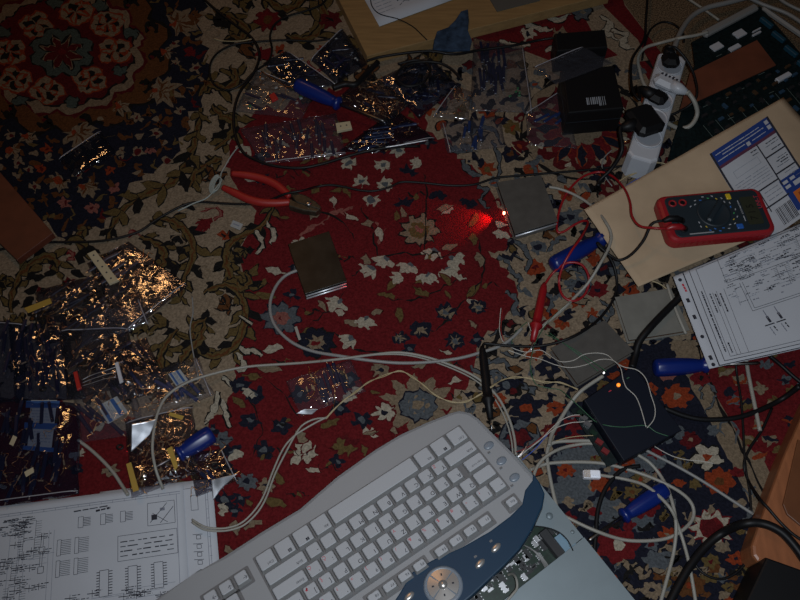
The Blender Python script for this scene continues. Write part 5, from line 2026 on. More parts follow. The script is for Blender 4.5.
def bag(label, q, z=.001, th=.010, film='clear', amp=.0022, seal=None, seed=1, group=None, n=44, wl=34):
    """flat zip bag: two crumpled films closed round the rim; q are the photo corners, seal = edge index of the zip"""
    c_ = [P(u, v, z + th * .4) for u, v in q]
    ce = sum(c_, Vector()) / 4
    t_ = thing('plastic_bag', label, 'bag', (ce.x, ce.y, z), group=group)
    mb = MB()
    base = Patch(c_, 0, world=True)

    def hgt(a, b_, s):
        rim = (1 - (2 * a - 1) ** 6) * (1 - (2 * b_ - 1) ** 6)
        p = base.at(a, b_)
        k = Vector((p.x * wl, p.y * wl, seed * 3.7))
        cr = (ridged(k) - .75) * 1.5 + .6 * (ridged(k * 2.3) - .75) + .35 * noise.noise(k * 4.7)
        return z + .0004 + (max(0.0, th * rim ** .6 * (.72 + .28 * noise.noise(k * .35)) + amp * cr * (.35 + .65 * rim) * (.25 + 1.5 * max(0, noise.noise(k * .8 + Vector((9, 2, 5))) + .25))) if s else 0)
    w_ = n + 1
    vs = []
    for s in (1, 0):
        for j in range(w_):
            for i in range(w_):
                a, b_ = i / n, j / n
                p = base.at(a, b_)
                e = .0018 * noise.noise(Vector((p.x * 45, p.y * 45, seed)))
                vs.append(Vector((p.x + e, p.y + e, hgt(a, b_, s))))
    fs = []
    o = w_ * w_
    for j in range(n):
        for i in range(n):
            a = j * w_ + i
            fs.append((a, a + w_, a + w_ + 1, a + 1))
            fs.append((o + a, o + a + 1, o + a + w_ + 1, o + a + w_))
    edge = [i for i in range(w_)] + [j * w_ + n for j in range(1, w_)] + [n * w_ + i for i in range(n - 1, -1, -1)] + [j * w_ for j in range(n - 1, 0, -1)]
    for i in range(len(edge)):
        a, b_ = edge[i], edge[(i + 1) % len(edge)]
        fs.append((a, b_, o + b_, o + a))
    mb.add(vs, fs, 0, True)
    mb.obj('film', FILM[film], t_)
    if seal is not None:
        ed = [((0, .04), (1, .04)), ((.96, 0), (.96, 1)), ((1, .96), (0, .96)), ((.04, 1), (.04, 0))][seal]
        mb = MB()
        pts = []
        for k in range(15):
            f = k / 14
            a, b_ = ed[0][0] + (ed[1][0] - ed[0][0]) * f, ed[0][1] + (ed[1][1] - ed[0][1]) * f
            p = base.at(a, b_)
            pts.append(Vector((p.x, p.y, hgt(a, b_, 1) + .0006)))
        mb.tube(pts, .0007, 0, 6)
        mb.obj('zip_seal', M['seal'], t_)
    t_['z'] = z
    BAGS.append((t_, base, z, th, q))
    del t_['z']
    return base, z, th


BAGS = []


def put(bg, kind, n, label, group, m, spread=(.12, .88), size=1.0, ang=None, per=None):
    """loose parts lying inside a bag"""
    base, z, th = bg
    for k in range(n):
        a, b_ = rb_.uniform(*spread), rb_.uniform(*spread)
        p = base.at(a, b_)
        p = Vector((p.x, p.y, z + .0022 + rb_.uniform(0, th * .35)))
        an = (ang if ang is not None else rb_.uniform(0, PI)) + rb_.gauss(0, .16)
        R_ = Matrix.Rotation(an, 3, 'Z')
        mb = MB()
        if kind == 'resistor':
            L = .0032 * size
            mb.lathe([(.0008, -L), (.0013, -L * .85), (.0011, -L * .5), (.0010, 0), (.0011, L * .5), (.0013, L * .85), (.0008, L)], (0, 0, 0), 'X', 0, 8)
            for s in (-1, 1):
                w_ = [Vector((s * L * .9, 0, 0)), Vector((s * L * 2.2, rb_.uniform(-.002, .002), .0008)), Vector((s * L * 3.6, rb_.uniform(-.006, .006), rb_.uniform(0, .003))), Vector((s * L * 4.6, rb_.uniform(-.009, .009), rb_.uniform(0, .002)))]
                mb.tube(spline(w_, 3), .00042, 1, 5)
            ms = [m, M['copper']]
        elif kind == 'strip':
            mb.box((0, 0, .001), (.030 * size, .0046, .0024), 0, bev=.0008)
            for s in (-1, 1):
                mb.box((s * .0165 * size, 0, .0008), (.004, .0012, .0006), 1)
            ms = [m, M['solder']]
        elif kind == 'capacitor':
            r_ = .0030 * size
            mb.lathe([(r_ * .9, 0), (r_, .0006), (r_, r_ * 2.6), (r_ * .85, r_ * 2.8), (r_ * .2, r_ * 2.75)], (0, 0, 0), 'X', 0, 12)
            for s in (-1, 1):
                mb.tube([Vector((0, s * r_ * .45, 0)), Vector((-.006, s * r_ * .5, .0003)), Vector((-.013, s * r_ * .9, 0))], .00035, 1, 5)
            ms = [m, M['solder']]
        elif kind == 'chip':
            mb.box((0, 0, .0018), (.014 * size, .0062, .0030), 0, bev=.0005)
            for s in (-1, 1):
                for j in range(6):
                    mb.box(((-2.5 + j) * .0022 * size, s * .0040, .0010), (.0006, .0022, .0008), 1)
            ms = [m, M['solder']]
        else:
            mb.box((0, 0, .001), (.005 * size, .0035 * size, .002), 0, bev=.0006)
            ms = [m]
        mb.v = [R_ @ x_ for x_ in mb.v]
        o = mb.obj(kind if kind not in ('strip', 'bit') else {'strip': 'component_strip', 'bit': 'small_component'}[kind], ms, None, p, world=False)
        tag(o, label, {'resistor': 'resistor', 'strip': 'component', 'capacitor': 'capacitor', 'chip': 'chip', 'bit': 'component'}[kind], group)


def ang_of(u0, v0, u1, v1):
    d_ = P(u1, v1) - P(u0, v0)
    return math.atan2(d_.y, d_.x)


# ---- heap at the left
B = {}
B['a'] = bag('smoky crinkled bag at the far left, just above the flat bag with the striped card', [(14, 402), (8, 330), (62, 312), (84, 398)], .001, .012, 'navy', .004, None, 1)
B['b'] = bag('crinkled bag at the top of the left heap, glinting orange below the red-brown board', [(34, 344), (34, 290), (100, 272), (120, 332)], .002, .014, 'gold', .004, None, 2)
B['c'] = bag('zip bag at the upper right of the left heap, beside the cream socket strip', [(86, 262), (128, 240), (188, 284), (126, 334)], .004, .009, 'gold', .003, 2, 3)
B['d'] = bag('crinkled bag in the middle of the left heap around the red component', [(58, 328), (128, 326), (136, 384), (66, 398)], .007, .012, 'gold', .004, 0, 4)
B['e'] = bag('clear bag in the left heap holding the white card with two blue stripes', [(70, 380), (132, 372), (144, 432), (80, 442)], .006, .010, 'clear', .003, None, 5)
B['f'] = bag('clear bag at the right of the left heap below the pale cable bend', [(122, 378), (198, 356), (214, 394), (136, 422)], .003, .010, 'clear', .003, 1, 6)
B['g'] = bag('gold glinting bag full of copper-legged parts above the bottom left sheets', [(124, 420), (192, 404), (196, 472), (130, 498)], .004, .013, 'gold', .0045, 0, 7)
B['h'] = bag('small clear bag beside the blue screwdriver end at the lower left', [(184, 452), (222, 448), (238, 480), (196, 496)], .002, .009, 'gold', .003, 1, 8)
B['i'] = bag('large flat bag at the left edge with a striped card inside, touching the printed sheet', [(-20, 508), (-12, 396), (80, 402), (77, 494)], .006, .010, 'navy', .002, 3, 9)
B['j'] = bag('clear crumpled bag lying at the centre of the left heap with a folded edge', [(78, 348), (84, 320), (140, 298), (150, 322)], .016, .007, 'clear', .004, 2, 10)
B['k'] = bag('small smoky bag above the red-brown board on the dark part of the rug', [(58, 158), (100, 130), (116, 152), (74, 176)], .001, .006, 'dark', .002, 0, 11)
B['y'] = bag('smoky bag cut off by the left edge of the photo, beside the crinkled one', [(-22, 404), (-16, 318), (26, 322), (24, 400)], .001, .008, 'navy', .003, 1, 31)
B['z'] = bag('crinkled bag between the white resistor block and the bag under the cable bend', [(100, 350), (146, 336), (168, 388), (112, 404)], .003, .009, 'gold', .004, None, 32)
# ---- heap at the top
B['l'] = bag('clear bag of coloured parts under the top blue screwdriver', [(234, 110), (256, 68), (314, 92), (302, 118)], .001, .008, 'clear', .003, 1, 12)
B['m'] = bag('smoky zip bag above the top blue screwdriver, close to the black cable loops', [(262, 62), (286, 50), (338, 84), (290, 90)], .001, .009, 'dark', .003, 1, 13)
B['n'] = bag('dark bag leaning against the left corner of the light wooden board', [(310, 58), (342, 26), (368, 62), (336, 82)], .001, .012, 'dark', .003, 0, 14)
B['o'] = bag('brightest crinkled bag in the top heap, gold and full of leads', [(334, 100), (368, 68), (410, 102), (386, 124)], .003, .013, 'gold', .0050, None, 15)
B['p'] = bag('smoky bag with a black cable coiled on it just below the light wooden board', [(376, 78), (430, 54), (458, 84), (420, 116)], .002, .012, 'navy', .004, None, 16)
B['q'] = bag('long clear bag with rows of pockets under the top blue screwdriver on the red field', [(240, 128), (336, 112), (346, 154), (262, 164)], .001, .006, 'clear', .003, 2, 17)
B['r'] = bag('clear bag with a bright zip running along its lower edge in the top heap', [(338, 150), (396, 108), (436, 138), (376, 152)], .001, .009, 'dark', .004, 2, 18)
B['s'] = bag('small clear bag of blue parts right of the top heap', [(440, 122), (500, 114), (506, 146), (448, 152)], .001, .007, 'clear', .003, 3, 19)
B['t'] = bag('large clear zip bag of blue strips right below the blue felt scrap', [(473, 36), (524, 45), (534, 112), (471, 110)], .001, .009, 'clear', .0015, 1, 20)
B['u'] = bag('clear bag draped over the front of the black power adapters', [(534, 66), (582, 46), (614, 62), (556, 84)], .052, .004, 'clear', .002, 0, 21)
B['v'] = bag('empty clear bag left of the printed black power adapter', [(526, 112), (562, 88), (578, 148), (528, 144)], .001, .005, 'clear', .003, 0, 22)
B['w'] = bag('crinkled bag with one orange glint between the top heap and the large zip bag', [(432, 116), (456, 84), (472, 92), (468, 120)], .001, .007, 'clear', .003, 0, 23)
B['x'] = bag('small clear bag of navy and gold parts on the red field above the keyboard', [(286, 380), (350, 358), (366, 390), (300, 416)], .001, .010, 'clear', .0030, None, 24)

GL, GT = 'loose parts in the left heap of bags', 'loose parts in the top heap of bags'
put(B['a'], 'strip', 16, 'navy component strip in the smoky bag at the far left of the heap', GL, M['comp_navy'], ang=ang_of(20, 395, 18, 330))
put(B['a'], 'resistor', 10, 'copper-legged resistor in the smoky bag at the far left of the heap', GL, M['comp_tan'])
put(B['y'], 'strip', 8, 'navy strip in the smoky bag cut off by the left edge', GL, M['comp_navy'], (.4, .95), ang=PI / 2)
put(B['z'], 'resistor', 12, 'copper-legged resistor in the crinkled bag beside the white resistor block', GL, M['comp_tan'])
put(B['z'], 'strip', 6, 'navy strip in the crinkled bag beside the white resistor block', GL, M['comp_navy'], ang=-.6)
put(B['b'], 'resistor', 20, 'copper-legged resistor in the orange-glinting bag at the top of the left heap', GL, M['comp_tan'])
put(B['b'], 'strip', 16, 'navy component strip in the orange-glinting bag at the top of the left heap', GL, M['comp_navy'], ang=.7)
put(B['c'], 'resistor', 26, 'copper-legged resistor in the zip bag under the white socket strip', GL, M['comp_tan'], ang=ang_of(126, 334, 186, 284))
put(B['c'], 'strip', 12, 'dark strip in the zip bag under the white socket strip', GL, M['comp_navy'], (.1, .6), ang=ang_of(100, 290, 150, 250))
put(B['d'], 'strip', 9, 'navy component strip in the crinkled bag in the middle of the left heap', GL, M['comp_navy'], ang=.9)
put(B['d'], 'resistor', 14, 'copper-legged resistor in the crinkled bag in the middle of the left heap', GL, M['comp_tan'])
put(B['d'], 'chip', 3, 'black chip in the crinkled bag in the middle of the left heap', GL, M['chip'])
put(B['e'], 'strip', 8, 'navy component strip in the bag with the blue-striped card', GL, M['comp_navy'], ang=-.8)
put(B['e'], 'resistor', 12, 'copper-legged resistor in the bag with the blue-striped card', GL, M['comp_tan'])
put(B['f'], 'strip', 6, 'blue strip in the bag below the pale cable bend', GL, M['comp_blue'], ang=ang_of(160, 400, 140, 378))
put(B['f'], 'resistor', 14, 'copper-legged resistor in the bag below the pale cable bend', GL, M['comp_tan'], ang=ang_of(150, 410, 200, 385))
put(B['g'], 'resistor', 40, 'copper-legged resistor in the gold-glinting bag above the bottom left sheets', GL, M['comp_tan'])
put(B['h'], 'resistor', 10, 'copper-legged resistor in the small bag beside the left blue screwdriver', GL, M['comp_tan'])
put(B['h'], 'strip', 2, 'teal strip in the small bag beside the left blue screwdriver', GL, M['comp_blue'], ang=-.7)
put(B['i'], 'strip', 22, 'navy strip in the large flat bag at the left edge', GL, M['comp_navy'], ang=PI / 2)
put(B['i'], 'resistor', 16, 'copper-legged resistor in the large flat bag at the left edge', GL, M['comp_tan'], (.05, .9))
put(B['l'], 'strip', 4, 'dark blue strip in the bag of coloured parts under the top screwdriver', GT, M['comp_navy'], ang=-.5)
put(B['l'], 'resistor', 6, 'copper-legged resistor in the bag of coloured parts under the top screwdriver', GT, M['comp_tan'])
put(B['l'], 'bit', 3, 'green part in the bag of coloured parts under the top screwdriver', GT, M['comp_green'])
put(B['l'], 'bit', 4, 'white part in the bag of coloured parts under the top screwdriver', GT, M['card_white'])
put(B['m'], 'strip', 9, 'navy strip in the smoky bag above the top screwdriver', GT, M['comp_navy'])
put(B['n'], 'strip', 14, 'navy strip in the dark bag against the wooden board', GT, M['comp_navy'])
put(B['n'], 'bit', 4, 'pale part in the dark bag against the wooden board', GT, M['card_white'], size=.8)
put(B['o'], 'resistor', 34, 'copper-legged resistor in the brightest gold bag of the top heap', GT, M['comp_tan'])
put(B['o'], 'strip', 3, 'navy strip in the brightest gold bag of the top heap', GT, M['comp_navy'], ang=-.5)
put(B['p'], 'strip', 10, 'navy strip in the bag under the coiled black cable', GT, M['comp_navy'])
put(B['p'], 'capacitor', 8, 'black capacitor in the bag under the coiled black cable', GT, M['black'], size=1.5)
put(B['p'], 'resistor', 8, 'copper-legged resistor in the bag under the coiled black cable', GT, M['comp_tan'])
put(B['q'], 'strip', 18, 'navy strip in the long pocketed bag on the red field', GT, M['comp_navy'], ang=PI / 2 + .2)
put(B['q'], 'resistor', 5, 'copper-legged resistor in the long pocketed bag on the red field', GT, M['comp_tan'])
put(B['r'], 'strip', 10, 'navy strip in the bag with the bright lower zip', GT, M['comp_blue'], ang=ang_of(376, 152, 430, 138))
put(B['r'], 'resistor', 8, 'copper-legged resistor in the bag with the bright lower zip', GT, M['comp_tan'])
put(B['s'], 'strip', 8, 'blue strip in the small bag right of the top heap', GT, M['comp_blue'], ang=PI / 2 - .2, size=.8)
put(B['t'], 'strip', 20, 'blue strip standing in rows in the large clear zip bag', GT, M['comp_navy'], (.15, .7), ang=PI / 2, size=1.5)
put(B['t'], 'bit', 5, 'green part in the large clear zip bag', GT, M['comp_green'], (.6, .85))
put(B['v'], 'strip', 4, 'blue strip in the bag left of the printed power adapter', GT, M['comp_blue'], ang=.8)
put(B['w'], 'resistor', 6, 'copper-legged resistor in the bag next to the large zip bag', GT, M['comp_tan'])
put(B['x'], 'strip', 7, 'navy strip in the small bag on the red field above the keyboard', 'loose parts in the small bag above the keyboard', M['comp_navy'], (.2, .75), ang=ang_of(325, 405, 318, 372))
put(B['x'], 'resistor', 12, 'copper-legged resistor in the small bag on the red field above the keyboard', 'loose parts in the small bag above the keyboard', M['comp_tan'], ang=ang_of(325, 405, 318, 372))


# ---- single pieces that stand out
def flat(name, label, cat, q, z, h, mats, bev=.0006, marks=None):
    tp = [P(u, v, z + h) for u, v in q]
    mb = MB()
    mb.prism([(p.x, p.y) for p in tp], z, z + h, 0, min(bev, h * .4))
    if marks:
        s = Patch(tp, 0, world=True)
        marks(s, mb)
    return tag(mb.obj(name, mats), label, cat)


def sock(s, mb):
    for k in range(5):
        p = s.at(.5, .12 + k * .19)
        mb.lathe([(.0013, .0002), (.0013, .0004)], p, n=10, m=1)


flat('socket_strip', 'cream socket strip with five black dots lying across the top of the left heap', 'connector', [(87, 253.5), (95, 250), (118.5, 280), (109, 284)], .0172, .004, [M['tape_cream'], M['ink']], marks=sock)
flat('white_resistor', 'white ceramic resistor block with leads in the middle of the left heap', 'resistor', [(114.5, 363), (118, 361.5), (123, 381), (119.5, 383)], .0215, .003, [M['white_plastic']])
for k in range(3):
    cable('component_lead', 'bent tinned lead of the white ceramic resistor in the left heap', [(116, 367 + k * 5, .022), (104, 371 + k * 4, .022), (92, 375 + k * 4, .021), (82, 380 + k * 3, .0205)], .0005, M['solder'], group='leads of the white ceramic resistor', cat='wire', n=6)


def card1(s, mb):
    for b0, b1, m_ in ((.02, .16, 1), (.46, .58, 1), (.92, .999, 1)):
        s.rect(mb, -.18, b0, 1.12, b1, m_, .0003)
    for b_ in (.22, .28, .34, .40, .64, .70, .76, .82):
        s.scribble(mb, .08, b_, .92, b_, .0012, 2, .0004, .5, rs, (.003, .006))


flat('striped_card', 'white card with level blue stripes in the large flat bag at the left edge', 'card', [(31, 400), (57, 400), (51, 452), (27, 450)], .0095, .0006, [M['card_white'], M['card_blue'], M['ink_grey']], marks=card1)


def card2(s, mb):
    for a0, a1 in ((.10, .26), (.62, .80)):
        s.rect(mb, a0, .02, a1, .98, 1, .0003)
    for a in (.36, .44, .52):
        s.scribble(mb, a, .1, a, .9, .0010, 2, .0004, .5, rs, (.002, .005))


flat('striped_card', 'white card with two slanting blue stripes in the middle of the left heap', 'card', [(97, 406), (117, 396), (128, 412), (108, 424)], .0110, .0006, [M['card_white'], M['card_blue'], M['ink_grey']], marks=card2)
flat('striped_card', 'small white card with blue blocks in the bag below the pale cable bend', 'card', [(168, 374), (180, 369), (188, 380), (176, 386)], .0145, .0006, [M['card_white'], M['card_blue'], M['ink_grey']], marks=card2)
for lab, q in (('yellow tape strip standing out at the left of the gold-glinting bag', [(126, 464), (131, 462), (139, 490), (133, 492)]),
               ('yellow tape strip right of the pale cable on the gold-glinting bag', [(166.5, 449), (172, 446), (178, 466), (175, 471)]),
               ('short yellow tape piece in the bag below the pale cable bend', [(170, 412), (184, 416), (182, 420), (168, 415)]),
               ('short tan tape piece on the left of the large flat bag', [(9, 444), (13, 435), (17, 437), (13, 446)]),
               ('short tan tape piece near the zip of the large flat bag', [(24, 472), (33, 467), (34, 472), (26, 477)]),
               ('long mustard tape strip at the upper left of the left heap', [(24, 308), (50, 298), (52, 303), (28, 313)])):
    flat('tape_strip', lab, 'tape', q, .0185, .0006, [M['tape_yellow'] if 'yellow' in lab or 'mustard' in lab else M['tape_cream']])
flat('red_component', 'small red component in the middle of the left heap', 'component', [(73, 372), (77, 371), (81, 388), (77, 390)], .0200, .0035, [M['comp_red']])
flat('red_component', 'small red component in the bag under the top blue screwdriver', 'component', [(269, 95), (274, 92), (278, 98), (272, 101)], .0100, .004, [M['comp_red']])
flat('white_terminal', 'small cream two-pole terminal in the top heap below the blue screwdriver', 'connector', [(335.5, 123), (350, 121), (352, 128), (337, 131)], .0075, .005, [M['tape_cream'], M['ink']], marks=lambda s, mb: [mb.lathe([(.0013, .0002), (.0013, .0004)], s.at(a, .5), n=8, m=1) for a in (.3, .7)])
flat('paper_scrap', 'tiny white scrap on the cream part of the rug below the pliers', 'scrap', [(233, 220), (243, 224), (240, 230), (230, 226)], .0012, .0006, [M['card_white'], M['ink_grey']], marks=lambda s, mb: s.line(mb, .2, .5, .8, .5, .002, 1))
flat('white_bead', 'tiny white stick lying on the red field near the left metal module cable', 'stick', [(294, 327), (297, 326), (301, 339), (298.5, 340)], .0012, .0012, [M['white_cable']])
for lab, u, v in (('black washer on the far left of the heap above the striped card', 43, 389), ('black washer right of the white card with slanting stripes', 128, 401.5), ('black washer on the small bag beside the left screwdriver', 215, 466), ('black washer left of the bright silver foil', 120, 447)):
    mb = MB()
    p = P(u, v, .019)
    R0, r0 = .0034, .0013
    n = 20
    pts = [p + Vector((R0 * math.cos(2 * PI * k / n), R0 * .8 * math.sin(2 * PI * k / n), 0)) for k in range(n + 1)]
    mb.tube(pts, r0, 0, 8, False)
    tag(mb.obj('washer', M['black']), lab, 'washer')


def foil(label, q, z, seed):
    s = Patch([P(*c_) for c_ in q], .003, seed, 30, world=True)
    mb = MB()
    s.sheet(mb, 0, 18, .0003)
    tag(mb.obj('foil_piece', M['foil']), label, 'foil')


foil('bright silver foil piece between the pale cable and the white striped card', [(131, 424, .038), (156, 419, .034), (150, 434, .024), (131, 452, .018)], .020, 3)
foil('silver foil corner sticking out right of the bottom left sheets', [(211, 480, .013), (238, 474, .017), (222, 488, .008), (213, 500, .004)], .006, 8)
foil('small silver foil scrap at the lower edge of the bag above the keyboard', [(296, 414, .010), (304, 409, .014), (318, 409, .014), (312, 414, .010)], .011, 5)
cable('bright_strip', 'bright metal strip along the zip of the top heap bag on the red field', [(371, 149.5, .012), (400, 145, .012), (428, 140, .012)], .0010, M['bright'], cat='strip', n=6)
cable('gold_lead', 'bent copper lead running up to the handle of the top blue screwdriver', [(261, 71, .014), (275, 80, .016), (286, 86, .018), (295, 88, .02)], .0008, M['copper'], cat='wire', n=6)
# ================================================================== cables and wires
WC, GC, BK = M['white_cable'], M['grey_cable'], M['cable_black']
cable('grey_cable', 'grey cable curving from the dark bronze module across the red field to the black probe', [(298, 270, .006), (285, 276), (275, 288), (270, 305), (274, 324), (290, 341), (312, 351), (340, 356, .008), (370, 360.5, .008), (400, 363, .006), (430, 362), (460, 358), (482, 352), (500, 346), (512, 338), (522, 328)], .0023, GC, .0034)
cable('grey_cable', 'pale cable from the red-lit module looping down past the envelope corner', [(549, 187, .007), (560, 189, .006), (575, 195, .006), (592, 206, .01), (605, 221, .029), (611, 234, .031), (609, 247, .031), (600, 264, .03), (588, 283, .014), (574, 298, .0036), (560, 312), (545, 324), (530, 336)], .0022, WC, .0034)
cable('keyboard_cable', 'long pale cable arching from the left heap over the red field to the keyboard corner', [(163, 489, .0080), (156, 470, .022), (152.5, 450, .024), (154, 430, .024), (158, 412, .022), (166, 397, .020), (182, 385, .018), (205, 376, .012), (245, 367, .004), (300, 363, .004), (340, 359, .014), (370, 355, .010), (400, 352.5, .005), (430, 358), (460, 369), (480, 380), (497, 396), (508, 416), (514, 436), (516, 455)], .0018, WC, .003)
cable('keyboard_cable', 'thinner pale strand lying just inside the long arching keyboard cable', [(320, 361.5, .0135), (360, 356, .012), (400, 354.5, .004), (430, 360.5), (460, 372), (479, 383), (494, 398), (505, 418), (511, 438), (513, 456)], .0011, WC, .002)
for lab, pts in (('outer pale strand looping from the bottom left sheet up to the twisted yellow wire', [(192, 522, .0105), (203, 529, .0100), (216, 531, .008), (230, 530, .004), (244, 525, .003), (257, 513, .003), (266, 498, .003), (275, 474, .003), (286, 452, .003), (297, 432, .003), (304, 424, .003), (315, 419, .004), (326, 418, .006)]),
                 ('inner pale strand looping from the bottom left sheet up to the twisted yellow wire', [(192, 519.5, .0105), (204, 526.5, .0100), (216, 528.5, .008), (229, 527.5, .004), (242, 522.5, .003), (254, 511, .003), (263.5, 496, .003), (273, 471, .003), (283, 449, .003), (293, 437, .003), (303, 430, .003), (315, 423, .004), (327, 417, .006)])):
    cable('pale_wire', lab, pts, .0013, WC, cat='wire')
for k in (0, 1):
    cable('twisted_wire', 'pale yellow wire wandering from the small bag to the grey module by the navy box', [(326, 418 + k, .006), (334, 409 + k, .010), (345, 400 - k, .014), (356, 391 + k * 1.5, .014), (368, 383 - k, .012), (384, 375 + k * 1.5, .003), (400, 371.5 - k, .002), (412, 376 + k * 1.5, .002), (424, 386 - k, .002), (436, 395 + k, .002), (452, 402.5 - k, .002), (466, 401 + k * 1.2, .002), (480, 395 - k, .004), (492, 386 + k, .015), (503, 380 - k * .5, .004), (516, 376.5 + k * 1.5, .002), (530, 379 - k, .002), (545, 381.5 + k * 1.5, .002), (560, 383 - k, .003), (578, 389 + k, .008)], .0007, M['wire_yellow'], group='twisted pale yellow pair', cat='wire', n=6)
cable('grey_cable', 'short grey cable end coming out from under the large flat bag over the red rug', [(78, 440, .005), (90, 449, .0035), (102, 460, .0035), (113, 472, .0035), (121, 484, .004), (128, 495, .008)], .0022, WC, .0034)
# pale cables at the lower right
cable('network_cable', 'pale cable making the wide loop round the blue screwdriver at the lower right', [(530, 470, .010), (540, 466), (552, 463), (580, 462), (606, 464), (636, 472), (664, 483, .010), (684, 495, .008), (693, 507), (692, 520), (680, 532, .006), (664, 539), (640, 541), (620, 539), (596, 531, .009), (570, 519, .006), (556, 511, .004)], .0022, WC, .0034)
t_ = thing('network_cable', 'pale cable ending in a clear plug lying above the blue screwdriver', 'cable', P(592, 474, 0))
cable_mb([(599, 475), (624, 479), (644, 485, .014), (660, 497, .020), (672, 511, .022), (678, 526, .009), (684, 544), (690, 568), (697, 610)], .0021, .0040).obj('cable_jacket', WC, t_)
p0, p1 = P(583, 474.5, .006), P(600, 475, .006)
an = math.atan2((p1 - p0).y, (p1 - p0).x)
mb = MB()
mb.box(p0.lerp(p1, .5), ((p1 - p0).length, .0105, .0080), 0, an, bev=.001)
plug_o = mb.obj('clear_plug', mat('clear_plug_plastic', (.9, .92, 1.0), .3, spec=1.0), t_)
for k in range(8):
    mb = MB()
    q = p0.lerp(p1, .5) + Matrix.Rotation(an, 3, 'Z') @ Vector((-.006, -.0042 + k * .0012, .0042))
    mb.box(q, (.008, .0006, .0006), 0, an)
    mb.obj('contact', M['gold'], plug_o)
mb = MB()
mb.box(p0.lerp(p1, .62) + Vector((0, 0, .0048)), (.010, .005, .0016), 0, an)
mb.obj('latch', mat('clear_plug_plastic'  , (.60, .62, .72), .15), plug_o)
cable('grey_cable', 'pale cable from under the navy box passing down the right of the blue screwdriver', [(638, 455, .006), (650, 463), (662, 478), (671, 498, .014), (676, 524, .014), (674, 550, .004), (668, 575), (660, 604)], .0022, WC, .0036)
cable('grey_cable', 'straight grey cable from the navy box to the corner of the orange wooden base', [(640, 447, .006), (655, 455), (680, 468), (704, 482), (730, 499), (753, 514)], .0020, GC, .003)
cable('grey_cable', 'pale cable leaving the left side of the navy box and turning down by the keyboard', [(604, 445, .006), (590, 441), (572, 441), (556, 442), (549, 446), (547, 456), (549, 472), (553, 492), (557, 508)], .0024, WC, .0036)
cable('grey_cable', 'second pale cable curving from the navy box left towards the keyboard corner', [(606, 447, .005), (590, 443.5, .005), (570, 446, .004), (555, 451), (543, 459), (536, 469), (532, 482)], .0021, WC, .0094)
cable('grey_cable', 'thick pale cable from the grey module edge bending down past the navy box', [(603, 376, .018), (592, 383, .016), (580, 392, .014), (570, 404, .006), (560, 420, .0044), (552, 434, .0044), (549, 446, .010)], .0026, WC, .0040)
# black cables
cable('black_cable', 'thin black cable across the whole rug from the left edge past the pliers', [(-10, 252), (20, 245.5), (46, 242.5), (75, 242), (100, 241), (122, 237), (140, 231), (153, 222), (166, 214), (184, 205), (200, 202), (225, 203.5), (250, 204, .004), (270, 200, .003), (285, 194, .014), (303, 190.5, .016), (316, 187), (330, 185), (345, 187), (358, 190), (374, 191), (390, 187), (402, 182), (425, 183), (450, 185.5), (474, 184.5), (495, 178), (515, 176), (545, 173.5), (575, 171), (605, 168), (640, 164)], .0019, BK, .0022)
cable('black_cable', 'black cable coming down from the top edge past the bags and along the red field', [(196, -8), (216, 10), (234, 24), (250, 36, .005), (258, 48, .006), (259, 60, .006), (252, 76, .008), (240, 92, .009), (234, 112, .008), (235, 134, .004), (243, 152), (256, 160), (275, 166), (300, 168), (322, 164), (345, 157), (368, 151, .010), (392, 147, .010), (420, 146)], .0024, BK, .0028)
cable('black_cable', 'thin black loop left of the top heap of bags', [(330, 39, .008), (312, 41), (285, 40), (258, 41.5), (236, 44), (220, 51), (211, 62), (210, 76), (216, 86), (228, 90), (242, 84, .006), (254, 72, .010), (268, 62, .006), (272, 50, .006), (270, 36), (275, 24), (288, 16), (305, 11), (322, 4), (330, -8)], .0018, BK, .0024)
for lab, pts, r in (('black cable along the foot of the light wooden board', [(367, 61, .024), (380, 57, .024), (405, 53, .025), (430, 51, .025), (455, 54, .022), (480, 50, .014), (510, 46, .014), (540, 40, .01), (560, 37, .02)], .0022),
                    ('black cable coiled on the smoky bag in the top heap', [(398, 64, .016), (418, 60, .018), (430, 68, .018), (424, 82, .018), (406, 86, .018), (396, 76, .018), (408, 64, .020), (434, 62, .018), (450, 68, .016), (462, 80, .012)], .0022),
                    ('black cord end lying on the gold bag beside the top screwdriver tip', [(333, 88, .020), (345, 84, .021), (356, 84, .021), (366, 74, .018), (378, 62, .018)], .0048)):
    cable('black_cable', lab, pts, r, BK)
cable('black_cable', 'thick black cable crossing the pale grey module under the punched sleeve', [(684, 293, .020), (672, 305, .017), (660, 317, .017), (648, 330, .017), (639, 342, .012), (635, 356, .006), (632, 368, .006)], .0050, BK, .0060)
cable('black_cable', 'black cable in a shallow arc from the navy box to the orange wooden base', [(664, 408, .006), (685, 416), (705, 419.5), (735, 418), (760, 410), (782, 399), (800, 386, .03)], .0034, BK, .0038)
cable('black_cable', 'thick black cable arching over the corner of the orange wooden base', [(668, 606), (676, 590), (690, 566), (706, 546), (724, 532, .012), (744, 524, .040), (762, 523.5, .045), (780, 531, .048), (794, 545, .048), (806, 562, .048)], .0050, BK, .0054)
cable('black_cable', 'thin black cable hanging from behind the punched sleeve down to the orange wooden base', [(735, 352, .012), (737, 375), (741, 400), (743, 425), (744, 448), (746, 470), (750, 494), (751, 512)], .0016, BK, .002)
cable('black_cable', 'thin black cable climbing from the rug over the orange wooden base to the right edge', [(772, 408), (762, 430), (750, 448), (744, 464), (748, 480), (760, 499, .034), (768, 508, .040), (780, 522, .0405), (794, 535, .0405), (812, 546, .0405)], .0018, BK, .0022)
cable('black_cable', 'thin black wire loop left of the black box in the bottom right corner', [(692, 556), (697, 567), (708, 576), (722, 579), (736, 573), (746, 562), (750, 552)], .0016, BK, .0020)
